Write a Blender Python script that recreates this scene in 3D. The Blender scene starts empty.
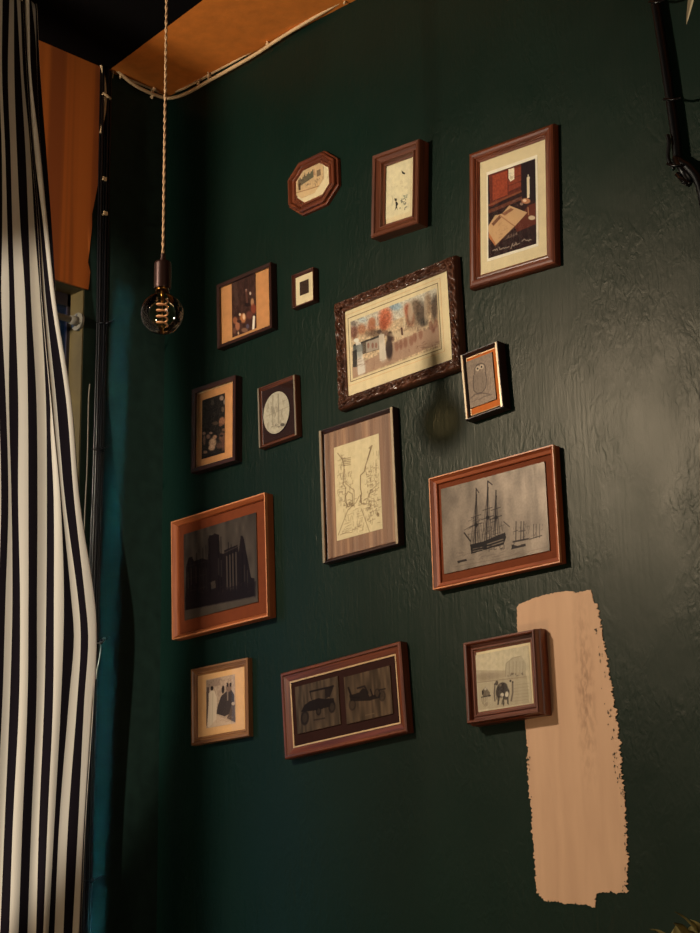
import bpy, bmesh, random
import numpy as np
from math import *
from mathutils import Vector, Matrix
from mathutils.geometry import tessellate_polygon

random.seed(7)
COL = bpy.context.scene.collection
# ------------------------------------------------------------------ camera
F = 1761.65
YAW, PITCH, ROLL = map(radians, (43.698, 15.573, -.911))
fw = Vector((-sin(YAW)*cos(PITCH), cos(YAW)*cos(PITCH), sin(PITCH)))
r0 = Vector((cos(YAW), sin(YAW), 0)); u0 = r0.cross(fw)
rt = r0*cos(ROLL) + u0*sin(ROLL); up = -r0*sin(ROLL) + u0*cos(ROLL)
def ray(x, y): return fw + rt*((x-350)/F) - up*((y-466.5)/F)
CAM = -5.0*ray(168, 97)
HC = 1.6 - CAM.z            # height of the ceiling
CAM.z = 1.6
def onY(x, y, Y=0.0):
    d = ray(x, y); return CAM + d*((Y-CAM.y)/d.y)
def onX(x, y, X=0.0):
    d = ray(x, y); return CAM + d*((X-CAM.x)/d.x)
def onZ(x, y, Z):
    d = ray(x, y); return CAM + d*((Z-CAM.z)/d.z)
def at(x, y, dep): return CAM + ray(x, y)*dep

cd = bpy.data.cameras.new('camera'); cam = bpy.data.objects.new('camera', cd); COL.objects.link(cam)
cd.sensor_fit = 'VERTICAL'; cd.sensor_height = 36; cd.sensor_width = 27
cd.lens = F*36/933; cd.clip_start = .02
M = Matrix((rt, up, -fw)).transposed().to_4x4(); M.translation = CAM
cam.matrix_world = M
bpy.context.scene.camera = cam

# ------------------------------------------------------------------ colours and materials
def lin(c):
    return tuple(((v/255)/12.92 if v/255 <= .04045 else ((v/255+.055)/1.055)**2.4) for v in c)
def newmat(name):
    m = bpy.data.materials.new(name); m.use_nodes = True
    nt = m.node_tree; b = nt.nodes['Principled BSDF']
    return m, nt, b
def N(nt, t, **k):
    n = nt.nodes.new(t)
    for a, v in k.items():
        if a in n.inputs.keys(): n.inputs[a].default_value = v
        else: setattr(n, a, v)
    return n
def mapping(nt, scale, coord='Object'):
    tc = N(nt, 'ShaderNodeTexCoord'); mp = N(nt, 'ShaderNodeMapping')
    mp.inputs['Scale'].default_value = scale
    nt.links.new(tc.outputs[coord], mp.inputs['Vector']); return mp
def ramp(nt, stops):
    r = N(nt, 'ShaderNodeValToRGB'); e = r.color_ramp.elements
    while len(e) > 1: e.remove(e[0])
    e[0].position = stops[0][0]; e[0].color = (*stops[0][1], 1)
    for p, c in stops[1:]:
        x = e.new(p); x.color = (*c, 1)
    return r
def plain(name, c, rough=.5, metal=0.0, spec=.5, coat=0.0, var=.12, bump=0.0, scale=60):
    m, nt, b = newmat(name)
    c = lin(c)
    mp = mapping(nt, (scale,)*3); nz = N(nt, 'ShaderNodeTexNoise', Scale=1.0, Detail=4.0)
    nt.links.new(mp.outputs[0], nz.inputs['Vector'])
    r = ramp(nt, [(.3, tuple(v*(1-var) for v in c)), (.7, tuple(min(1, v*(1+var)) for v in c))])
    nt.links.new(nz.outputs[0], r.inputs[0]); nt.links.new(r.outputs[0], b.inputs['Base Color'])
    b.inputs['Roughness'].default_value = rough; b.inputs['Metallic'].default_value = metal
    b.inputs['Specular IOR Level'].default_value = spec; b.inputs['Coat Weight'].default_value = coat
    if bump:
        bp = N(nt, 'ShaderNodeBump', Strength=bump, Distance=.002)
        nt.links.new(nz.outputs[0], bp.inputs['Height']); nt.links.new(bp.outputs[0], b.inputs['Normal'])
    return m
def wood(name, c1, c2, axis, rough=.38, coat=.25):
    m, nt, b = newmat(name)
    sc = [130, 130, 130]; sc[axis] = 7
    mp = mapping(nt, sc); nz = N(nt, 'ShaderNodeTexNoise', Scale=1.0, Detail=5.0, Distortion=.6)
    nt.links.new(mp.outputs[0], nz.inputs['Vector'])
    r = ramp(nt, [(.32, lin(c1)), (.68, lin(c2))])
    nt.links.new(nz.outputs[0], r.inputs[0]); nt.links.new(r.outputs[0], b.inputs['Base Color'])
    b.inputs['Roughness'].default_value = rough; b.inputs['Coat Weight'].default_value = coat
    b.inputs['Coat Roughness'].default_value = .2
    bp = N(nt, 'ShaderNodeBump', Strength=.25, Distance=.0008)
    nt.links.new(nz.outputs[0], bp.inputs['Height']); nt.links.new(bp.outputs[0], b.inputs['Normal'])
    return m
def woodpair(name, c1, c2, **k):
    return [wood(name+'_h', c1, c2, 0, **k), wood(name+'_v', c1, c2, 2, **k)]

def wall_paint():
    m, nt, b = newmat('green_gloss_wall_paint')
    L = nt.links
    tc = N(nt, 'ShaderNodeTexCoord')
    def nz(scale3, detail=4, dist=0, rot=0):
        mp = N(nt, 'ShaderNodeMapping'); mp.inputs['Scale'].default_value = scale3
        mp.inputs['Rotation'].default_value = (0, rot, 0)
        L.new(tc.outputs['Object'], mp.inputs['Vector'])
        n = N(nt, 'ShaderNodeTexNoise', Scale=1.0, Detail=detail, Distortion=dist)
        L.new(mp.outputs[0], n.inputs['Vector']); return n
    big = nz((2.2, 2.2, 1.6), 3); mott = nz((9, 9, 6), 5)
    r = ramp(nt, [(.3, lin((6, 27, 21))), (.7, lin((9, 35, 28)))])
    L.new(big.outputs[0], r.inputs[0]); L.new(r.outputs[0], b.inputs['Base Color'])
    rr = N(nt, 'ShaderNodeMapRange'); rr.inputs['To Min'].default_value = .33; rr.inputs['To Max'].default_value = .46
    L.new(mott.outputs[0], rr.inputs['Value']); L.new(rr.outputs[0], b.inputs['Roughness'])
    b.inputs['Specular IOR Level'].default_value = .25
    b.inputs['Specular Tint'].default_value = (1, .86, .68, 1)
    # plaster relief: long vertical roller streaks, broad trowel waves, scattered ridges
    streak = nz((120, 120, 5), 3, .2); wave = nz((7, 7, 4), 3, .8, .5)
    ridge = nz((60, 60, 28), 6, 1.2, .7); mask = nz((5, 5, 5), 2)
    mk = ramp(nt, [(.40, (.12, .12, .12)), (.72, (1, 1, 1))]); L.new(mask.outputs[0], mk.inputs[0])
    mu = N(nt, 'ShaderNodeMath', operation='MULTIPLY'); L.new(ridge.outputs[0], mu.inputs[0]); L.new(mk.outputs[0], mu.inputs[1])
    b1 = N(nt, 'ShaderNodeBump', Strength=.18, Distance=.0022); L.new(streak.outputs[0], b1.inputs['Height'])
    b2 = N(nt, 'ShaderNodeBump', Strength=.12, Distance=.008); L.new(wave.outputs[0], b2.inputs['Height']); L.new(b1.outputs[0], b2.inputs['Normal'])
    b3 = N(nt, 'ShaderNodeBump', Strength=.33, Distance=.006); L.new(mu.outputs[0], b3.inputs['Height']); L.new(b2.outputs[0], b3.inputs['Normal'])
    L.new(b3.outputs[0], b.inputs['Normal'])
    return m

MAT = dict(
    wall=wall_paint(),
    side=plain('green_paint_reveal', (26, 42, 34), .6, spec=.2, var=.2, bump=.3, scale=25),
    soffit=plain('orange_plaster', (212, 122, 42), .7, var=.10, bump=.5, scale=30),
    black=plain('black_ceiling_paint', (4, 2, 3), .95, spec=.1, var=.2),
    floor=plain('brown_floorboards', (60, 40, 28), .5, var=.3, scale=6),
    room=plain('dark_room_paint', (60, 48, 38), .8, var=.1),
    cream_cable=plain('cream_cable_sheath', (214, 182, 138), .4),
    black_cable=plain('black_cable_sheath', (12, 11, 13), .3),
    black_pipe=plain('black_conduit_sheath', (7, 6, 7), .35, spec=.3),
    nickel=plain('dull_nickel', (170, 165, 155), .3, metal=.9),
    mat_cream=plain('cream_mat_board', (222, 206, 168), .8, spec=.12, var=.04),
    mat_white=plain('white_mat_board', (240, 232, 212), .8, spec=.12, var=.04),
    mat_tan=plain('tan_mat_board', (196, 142, 92), .8, spec=.12, var=.08),
    mat_orange=plain('orange_mat_board', (196, 106, 48), .8, spec=.12, var=.08),
    mat_brownred=plain('red_brown_mat_board', (112, 54, 28), .75, spec=.12, var=.08),
    mat_dark=plain('dark_brown_mat_board', (44, 20, 14), .75, spec=.12, var=.1),
    board=plain('backing_board', (92, 66, 44), .9),
    gilt=plain('pale_gilt_edge', (214, 178, 132), .35, metal=.35),
    silver=plain('silver_highlight_stile', (190, 170, 140), .28, metal=.7),
    ochre=plain('ochre_window_paint', (92, 78, 44), .6, var=.15, scale=15),
    window_blue=plain('blue_outdoor_wall', (40, 90, 190), .8),
    window_grey=plain('grey_outdoor_wall', (90, 105, 110), .8),
    brass=plain('aged_brass', (150, 110, 60), .3, metal=.9),
    socket=plain('bronze_lamp_holder', (52, 30, 24), .35, metal=.6),
    filament=plain('copper_coloured_filament', (226, 176, 150), .4),
    leaf=plain('dry_green_leaf', (120, 108, 60), .5, var=.3, bump=.3),
    pale_leaf=plain('pale_leaf', (200, 185, 150), .5, var=.1),
    terracotta=plain('terracotta', (150, 80, 50), .8), soil=plain('potting_soil', (40, 28, 20), .9),
    white_paint=plain('white_metal_paint', (128, 122, 108), .5),
)
def glass_mat(name, ior=1.5, tint=(1, 1, 1), rough=.02):
    m = bpy.data.materials.new(name); m.use_nodes = True; nt = m.node_tree; nt.nodes.clear()
    o = N(nt, 'ShaderNodeOutputMaterial'); mx = N(nt, 'ShaderNodeMixShader')
    t = N(nt, 'ShaderNodeBsdfTransparent'); t.inputs[0].default_value = (*tint, 1)
    g = N(nt, 'ShaderNodeBsdfGlossy'); g.inputs['Roughness'].default_value = rough
    fr = N(nt, 'ShaderNodeFresnel'); fr.inputs[0].default_value = ior
    nt.links.new(fr.outputs[0], mx.inputs[0]); nt.links.new(t.outputs[0], mx.inputs[1]); nt.links.new(g.outputs[0], mx.inputs[2])
    nt.links.new(mx.outputs[0], o.inputs[0]); return m
MAT['glass'] = glass_mat('picture_glass')
MAT['bulb'] = glass_mat('amber_bulb_glass', 1.6, (.93, .85, .68))
def art_mat(name, rough, metal, coat):
    m, nt, b = newmat(name)
    a = N(nt, 'ShaderNodeAttribute', attribute_name='ink'); nt.links.new(a.outputs['Color'], b.inputs['Base Color'])
    b.inputs['Roughness'].default_value = rough; b.inputs['Metallic'].default_value = metal; b.inputs['Coat Weight'].default_value = coat; b.inputs['Specular IOR Level'].default_value = .12
    if metal:
        mp = mapping(nt, (90, 90, 3)); nz = N(nt, 'ShaderNodeTexNoise', Scale=1.0, Detail=4.0)
        nt.links.new(mp.outputs[0], nz.inputs['Vector'])
        bp = N(nt, 'ShaderNodeBump', Strength=.2, Distance=.001); nt.links.new(nz.outputs[0], bp.inputs['Height']); nt.links.new(bp.outputs[0], b.inputs['Normal'])
    return m
MAT['paper'] = art_mat('printed_paper', .6, 0, 0)
MAT['plate'] = art_mat('etched_metal_plate', .38, .3, 0)
def striped_mat():   # brown mount with the glass's vertical reflections painted in as bands
    m, nt, b = newmat('brown_reflection_mount')
    mp = mapping(nt, (55, 1, .6)); nz = N(nt, 'ShaderNodeTexNoise', Scale=1.0, Detail=3.0)
    nt.links.new(mp.outputs[0], nz.inputs['Vector'])
    r = ramp(nt, [(.35, lin((112, 80, 58))), (.5, lin((136, 100, 74))), (.65, lin((164, 126, 94)))])
    nt.links.new(nz.outputs[0], r.inputs[0]); nt.links.new(r.outputs[0], b.inputs['Base Color'])
    b.inputs['Roughness'].default_value = .55; return m
MAT['reflect_bands'] = striped_mat()
def patch_mat():
    m, nt, b = newmat('peach_filler_paint')
    L = nt.links
    mp = mapping(nt, (30, 30, 4)); nz = N(nt, 'ShaderNodeTexNoise', Scale=1.0, Detail=5.0, Distortion=.4); L.new(mp.outputs[0], nz.inputs['Vector'])
    r = ramp(nt, [(.3, lin((200, 158, 124))), (.7, lin((212, 170, 134)))]); L.new(nz.outputs[0], r.inputs[0])
    # a greyish smear of its own down the upper middle of the patch
    tc = N(nt, 'ShaderNodeTexCoord'); sp = N(nt, 'ShaderNodeSeparateXYZ'); L.new(tc.outputs['Object'], sp.inputs[0])
    c = onY(586, 690)
    def bell(out, centre, width):
        s = N(nt, 'ShaderNodeMath', operation='SUBTRACT'); L.new(out, s.inputs[0]); s.inputs[1].default_value = centre
        a = N(nt, 'ShaderNodeMath', operation='ABSOLUTE'); L.new(s.outputs[0], a.inputs[0])
        q = N(nt, 'ShaderNodeMapRange'); q.inputs['From Min'].default_value = 0; q.inputs['From Max'].default_value = width
        q.inputs['To Min'].default_value = 1; q.inputs['To Max'].default_value = 0; L.new(a.outputs[0], q.inputs['Value']); return q
    qx = bell(sp.outputs['X'], c.x, .03); qz = bell(sp.outputs['Z'], c.z, .22)
    mp2 = mapping(nt, (120, 1, 45)); n2 = N(nt, 'ShaderNodeTexNoise', Scale=1.0, Detail=4.0); L.new(mp2.outputs[0], n2.inputs['Vector'])
    k = N(nt, 'ShaderNodeMapRange'); k.inputs['From Min'].default_value = .42; k.inputs['From Max'].default_value = .62; L.new(n2.outputs[0], k.inputs['Value'])
    m1 = N(nt, 'ShaderNodeMath', operation='MULTIPLY'); L.new(qx.outputs[0], m1.inputs[0]); L.new(qz.outputs[0], m1.inputs[1])
    m2 = N(nt, 'ShaderNodeMath', operation='MULTIPLY'); L.new(m1.outputs[0], m2.inputs[0]); L.new(k.outputs[0], m2.inputs[1])
    mx = N(nt, 'ShaderNodeMix', data_type='RGBA'); L.new(m2.outputs[0], mx.inputs[0]); L.new(r.outputs[0], mx.inputs[6])
    mx.inputs[7].default_value = (*lin((156, 118, 88)), 1); L.new(mx.outputs[2], b.inputs['Base Color'])
    b.inputs['Roughness'].default_value = .75
    bp = N(nt, 'ShaderNodeBump', Strength=.3, Distance=.003); L.new(nz.outputs[0], bp.inputs['Height']); L.new(bp.outputs[0], b.inputs['Normal'])
    return m
MAT['patch'] = patch_mat()
def curtain_mat():
    m, nt, b = newmat('black_and_cream_striped_cloth')
    L = nt.links
    tc = N(nt, 'ShaderNodeTexCoord'); sp = N(nt, 'ShaderNodeSeparateXYZ'); L.new(tc.outputs['UV'], sp.inputs[0])
    f = N(nt, 'ShaderNodeMath', operation='FRACT'); L.new(sp.outputs[0], f.inputs[0])
    g = N(nt, 'ShaderNodeMath', operation='GREATER_THAN'); L.new(f.outputs[0], g.inputs[0]); g.inputs[1].default_value = .5
    w = N(nt, 'ShaderNodeTexNoise', Scale=90.0, Detail=2.0)
    L.new(tc.outputs['Object'], w.inputs['Vector'])
    mx = N(nt, 'ShaderNodeMix', data_type='RGBA'); L.new(g.outputs[0], mx.inputs[0])
    mx.inputs[6].default_value = (*lin((214, 203, 184)), 1); mx.inputs[7].default_value = (*lin((20, 13, 19)), 1)
    L.new(mx.outputs[2], b.inputs['Base Color']); b.inputs['Roughness'].default_value = .9; b.inputs['Specular IOR Level'].default_value = .15
    bp = N(nt, 'ShaderNodeBump', Strength=.15, Distance=.001); L.new(w.outputs[0], bp.inputs['Height']); L.new(bp.outputs[0], b.inputs['Normal'])
    return m
MAT['curtain'] = curtain_mat()

WOODS = dict(
    red=woodpair('red_brown_wood', (80, 36, 20), (122, 60, 32)),
    dark=woodpair('dark_brown_wood', (52, 24, 16), (84, 40, 26)),
    darker=woodpair('very_dark_wood', (34, 17, 13), (58, 28, 20)),
    mid=woodpair('walnut_wood', (78, 40, 24), (114, 62, 38)),
    orange=woodpair('orange_teak_wood', (148, 76, 38), (182, 100, 54)),
    teak=woodpair('teak_wood', (126, 58, 28), (164, 84, 44)),
    antique=woodpair('antique_carved_wood', (54, 30, 20), (104, 62, 42)),
    gold=woodpair('gilded_brown_wood', (104, 66, 38), (150, 104, 64)),
)

# ------------------------------------------------------------------ helpers
def link(name, me, mats, parent=None):
    o = bpy.data.objects.new(name, me); COL.objects.link(o)
    if mats is not None:
        for m in (mats if isinstance(mats, (list, tuple)) else [mats]): me.materials.append(m)
    if parent: o.parent = parent
    return o
def mesh_obj(name, V, Fc, mats, parent=None, idx=None, smooth=False):
    me = bpy.data.meshes.new(name); me.from_pydata([tuple(v) for v in V], [], Fc); me.validate()
    if idx: 
        for p, i in zip(me.polygons, idx): p.material_index = i
    if smooth:
        for p in me.polygons: p.use_smooth = True
    me.update(); return link(name, me, mats, parent)
def empty(name, loc, label, cat, rot=None, group=None):
    o = bpy.data.objects.new(name, None); COL.objects.link(o); o.empty_display_size = .05
    o.location = loc
    if rot: o.rotation_euler = rot
    o['label'] = label; o['category'] = cat
    if group: o['group'] = group
    return o
def tag(o, label, cat, group=None):
    o['label'] = label; o['category'] = cat
    if group: o['group'] = group
    return o
def struct(o, label=None):
    o['kind'] = 'structure'
    if label: o['label'] = label
    return o
def boxdata(a, b):
    (x0, y0, z0), (x1, y1, z1) = a, b
    V = [(x0,y0,z0),(x1,y0,z0),(x1,y1,z0),(x0,y1,z0),(x0,y0,z1),(x1,y0,z1),(x1,y1,z1),(x0,y1,z1)]
    return V, [(0,3,2,1),(4,5,6,7),(0,1,5,4),(1,2,6,5),(2,3,7,6),(3,0,4,7)]
def merge(*ds):
    V, Fc = [], []
    for v, f in ds:
        n = len(V); V += list(v); Fc += [tuple(i+n for i in q) for q in f]
    return V, Fc
def smoothpath(P, n=8):
    P = [Vector(p) for p in P]; out = []
    for i in range(len(P)-1):
        a = P[max(i-1, 0)]; b = P[i]; c = P[i+1]; d = P[min(i+2, len(P)-1)]
        for k in range(n):
            t = k/n
            out.append(.5*((2*b) + (c-a)*t + (2*a-5*b+4*c-d)*t*t + (3*b-a-3*c+d)*t**3))
    out.append(P[-1]); return out
def tube(P, r, n=10):
    P = [Vector(p) for p in P]; V, Fc = [], []
    ref = Vector((.3, .5, .8)); prev = None
    rr = r if isinstance(r, (list, tuple)) else [r]*len(P)
    for i, p in enumerate(P):
        t = (P[min(i+1, len(P)-1)] - P[max(i-1, 0)]).normalized()
        if prev is None: a = t.orthogonal().normalized()
        else: a = (prev - t*prev.dot(t)).normalized()
        prev = a; b = t.cross(a)
        for k in range(n):
            an = 2*pi*k/n; V.append(p + (a*cos(an) + b*sin(an))*rr[i])
    for i in range(len(P)-1):
        for k in range(n):
            Fc.append((i*n+k, i*n+(k+1) % n, (i+1)*n+(k+1) % n, (i+1)*n+k))
    Fc.append(tuple(range(n))[::-1]); Fc.append(tuple((len(P)-1)*n+k for k in range(n)))
    return V, Fc
def lathe(prof, c=(0, 0, 0), n=40, caps=False):
    V, Fc = [], []
    for r, z in prof:
        for k in range(n):
            a = 2*pi*k/n; V.append((c[0]+r*cos(a), c[1]+r*sin(a), c[2]+z))
    for i in range(len(prof)-1):
        for k in range(n): Fc.append((i*n+k, i*n+(k+1) % n, (i+1)*n+(k+1) % n, (i+1)*n+k))
    if caps: Fc.append(tuple(range(n))[::-1]); Fc.append(tuple((len(prof)-1)*n+k for k in range(n)))
    return V, Fc

# ------------------------------------------------------------------ room
XR, YB = 4.6, -4.6
o = struct(mesh_obj('wall_back', *boxdata((-.5, 0, 0), (XR, .2, HC+.3)), MAT['wall']), 'glossy dark green plastered wall hung with pictures')
WALL = o
struct(mesh_obj('floor', *boxdata((-.5, YB, -.1), (XR, .2, 0)), MAT['floor']), 'brown floor')
struct(mesh_obj('wall_right', *boxdata((XR, YB, 0), (XR+.1, .2, HC+.3)), MAT['room']))
struct(mesh_obj('wall_front', *boxdata((-.5, YB-.1, 0), (XR, YB, HC+.3)), MAT['room']))
# ceiling: black, with an orange strip along the picture wall
a = onZ(112, 68, HC); b = onZ(203, 0, HC)
sl = (b.y-a.y)/(b.x-a.x); ye = lambda x: a.y + sl*(x-a.x)
z0, z1 = HC, HC+.12
yL, yR = ye(-.12), max(ye(XR), -.9)
V = [(-.12, yL, z0), (XR, yR, z0), (XR, 0, z0), (-.12, 0, z0), (-.12, yL, z1), (XR, yR, z1), (XR, 0, z1), (-.12, 0, z1)]
BF = [(0,3,2,1),(4,5,6,7),(0,1,5,4),(1,2,6,5),(2,3,7,6),(3,0,4,7)]
struct(mesh_obj('trim_1', V, BF, MAT['soffit']), 'orange ceiling strip along the green wall')
V = [(-.12, YB, z0), (XR, YB, z0), (XR, yR, z0), (-.12, yL, z0), (-.12, YB, z1), (XR, YB, z1), (XR, yR, z1), (-.12, yL, z1)]
struct(mesh_obj('ceiling', V, BF, MAT['black']), 'black painted ceiling')
# left wall with the window opening
YO, ZT, ZB, YE = -.275, onX(88, 289, 0).z, .9, -1.35
d = merge(boxdata((-.07, YO, 0), (0, 0, HC)), boxdata((-.07, YE, 0), (0, YO, ZB)), boxdata((-.07, YE, ZT), (0, YO, HC)), boxdata((-.07, YB, 0), (0, YE, HC)))
struct(mesh_obj('wall_left', *d, MAT['side']), 'dark green window wall beside the curtain')
# orange boarded panel over the window, with a ragged painted edge
pp = [(28,38),(38,36),(43,34.3),(50,35),(62,37.5),(80,46),(98,55),(102,66),(104.5,78),(105.3,92),(104,108),(101.5,120),(99.8,131),(99.3,150),(98.6,170),(98,184),(94,205),(92,214),(92,228),(90.5,240),(89.6,250),(88,262),(90.2,272),(89.4,281),(88.4,289.5),(70,284),(50,277.5),(26,270)]
P3 = [onX(x, y, .006) for x, y in pp]
def slab(poly, off):     # poly: list of Vectors in a plane, off: vector to the back
    n = len(poly); tri = tessellate_polygon([poly])
    V = list(poly) + [p+off for p in poly]
    Fc = [tuple(t) for t in tri] + [tuple(i+n for i in t[::-1]) for t in tri]
    Fc += [(i, (i+1) % n, (i+1) % n+n, i+n) for i in range(n)]
    return V, Fc
m_or = plain('orange_board', (172, 88, 30), .7, var=.05)
nt = m_or.node_tree; bs = nt.nodes['Principled BSDF']
mp = mapping(nt, (1, 22, .4)); nz = N(nt, 'ShaderNodeTexNoise', Scale=1.0, Detail=2.0); nt.links.new(mp.outputs[0], nz.inputs['Vector'])
rp = ramp(nt, [(.38, lin((168, 86, 34))), (.48, lin((184, 96, 34))), (.52, lin((204, 108, 38))), (.62, lin((214, 116, 42)))])
nt.links.new(nz.outputs[0], rp.inputs[0]); nt.links.new(rp.outputs[0], bs.inputs['Base Color'])
struct(mesh_obj('trim_2', *slab(P3, Vector((-.006, 0, 0))), m_or), 'orange boarded panel above the window with a ragged green edge')
# window: ochre reveal lining, sash, pane
win = empty('window_1', (-.06, -.8, ZB), 'window behind the striped curtain', 'window'); del win['category']; del win['label']; win['kind'] = 'structure'
def rel(d, o): 
    l = Vector(o.location); return [Vector(v)-l for v in d[0]], d[1]
mesh_obj('window_lining', *rel(merge(boxdata((-.066, YO-.004, ZB), (-.001, YO+.0, ZT)), boxdata((-.066, YE, ZT-.006), (-.002, YO, ZT))), win), MAT['ochre'], win)
mesh_obj('window_frame', *rel(merge(boxdata((-.066, YO-.014, ZB), (-.054, YO-.004, ZT)), boxdata((-.066, YE, ZB), (-.054, YE+.05, ZT)),
     boxdata((-.066, YE, ZB), (-.054, YO, ZB+.05)), boxdata((-.066, YE, ZT-.04), (-.054, YO, ZT-.006)), boxdata((-.065, YE, ZT-.3), (-.056, YO, ZT-.27)),
     boxdata((-.065, -.83, ZB), (-.056, -.79, ZT))), win), plain('dark_sash_paint', (38, 30, 36), .5), win)
mesh_obj('window_pane', *rel(([(-.060, YE, ZB), (-.060, YO, ZB), (-.060, YO, ZT), (-.060, YE, ZT)], [(0, 1, 2, 3)]), win), MAT['glass'], win)

# ------------------------------------------------------------------ painted patch on the wall
rng = random.Random(3)
px = [(183,75),(190,66),(215,56),(240,46),(280,36),(318,30),(335,31),(345,36),(360,32),(385,27),(390,42),(392,60),(404,70),(408,85),(411,110),(415,140),(421,175),(429,210),(436,245),(441,280),(445,310),(450,340),(455,370),(461,400),(464,430),(466,470),(470,520),(474,560),(478,600),(480,640),(483,680),(485,720),(487,790),(485,830),(486,856),(440,857),(402,859),(400,880),(398,897),(380,892),(340,888),(300,884),(262,882),(245,868),(236,850),(234,800),(230,740),(225,680),(221,620),(215,560),(213,500),(210,440),(206,395),(200,330),(192,250),(187,180),(184,130)]
px = [(450+x/2.742, 580+y/2.742) for x, y in px]
out = []
for i in range(len(px)):
    a = Vector(px[i]); b = Vector(px[(i+1) % len(px)]); L = (b-a).length; n = max(1, int(L/1.3))
    nrm = Vector(((b-a).y, -(b-a).x)).normalized()
    mx_, my_ = (a+b)/2
    amp = 2.3 if mx_ > 585 and my_ > 600 else (1.7 if my_ > 740 else .5)
    if my_ < 600: amp = .5
    for k in range(n):
        j = rng.random()**2*rng.choice((-1, 1))*amp
        out.append(a.lerp(b, k/n) + nrm*(j if i else 0))
P3 = [onY(x, y, -.002) for x, y in out]
loc = onY(575, 890, 0); 
V, Fc = slab(P3, Vector((0, .0018, 0)))
patch = mesh_obj('paint_patch', V, Fc, MAT['patch'], WALL); patch['label'] = 'tall ragged peach coloured bare patch on the green wall'
# loose flecks of green inside the ragged right edge and bright ridges of dried paint
V, Fc = [], []
for k in range(70):
    if rng.random() < .72:
        t = rng.random(); x = 597+30*min(1, t*1.35)+rng.uniform(-5, 1.5); y = 625+t*265
    else:
        y = rng.uniform(735, 895); x = 526+(y-735)*.04+rng.uniform(0, 3)
    ln = rng.uniform(1.0, 4.2); w_ = rng.uniform(.25, .8); an = rng.uniform(-.35, .35)
    q = [(x, y), (x+w_, y+ln*.3), (x+w_*.4+ln*an*.4, y+ln), (x-w_*.7, y+ln*.6)]
    n0 = len(V); V += [onY(*p, -.0032) for p in q] ; Fc.append((n0, n0+1, n0+2, n0+3))
fk = mesh_obj('green_flecks', V, Fc, MAT['side'], patch)

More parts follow.
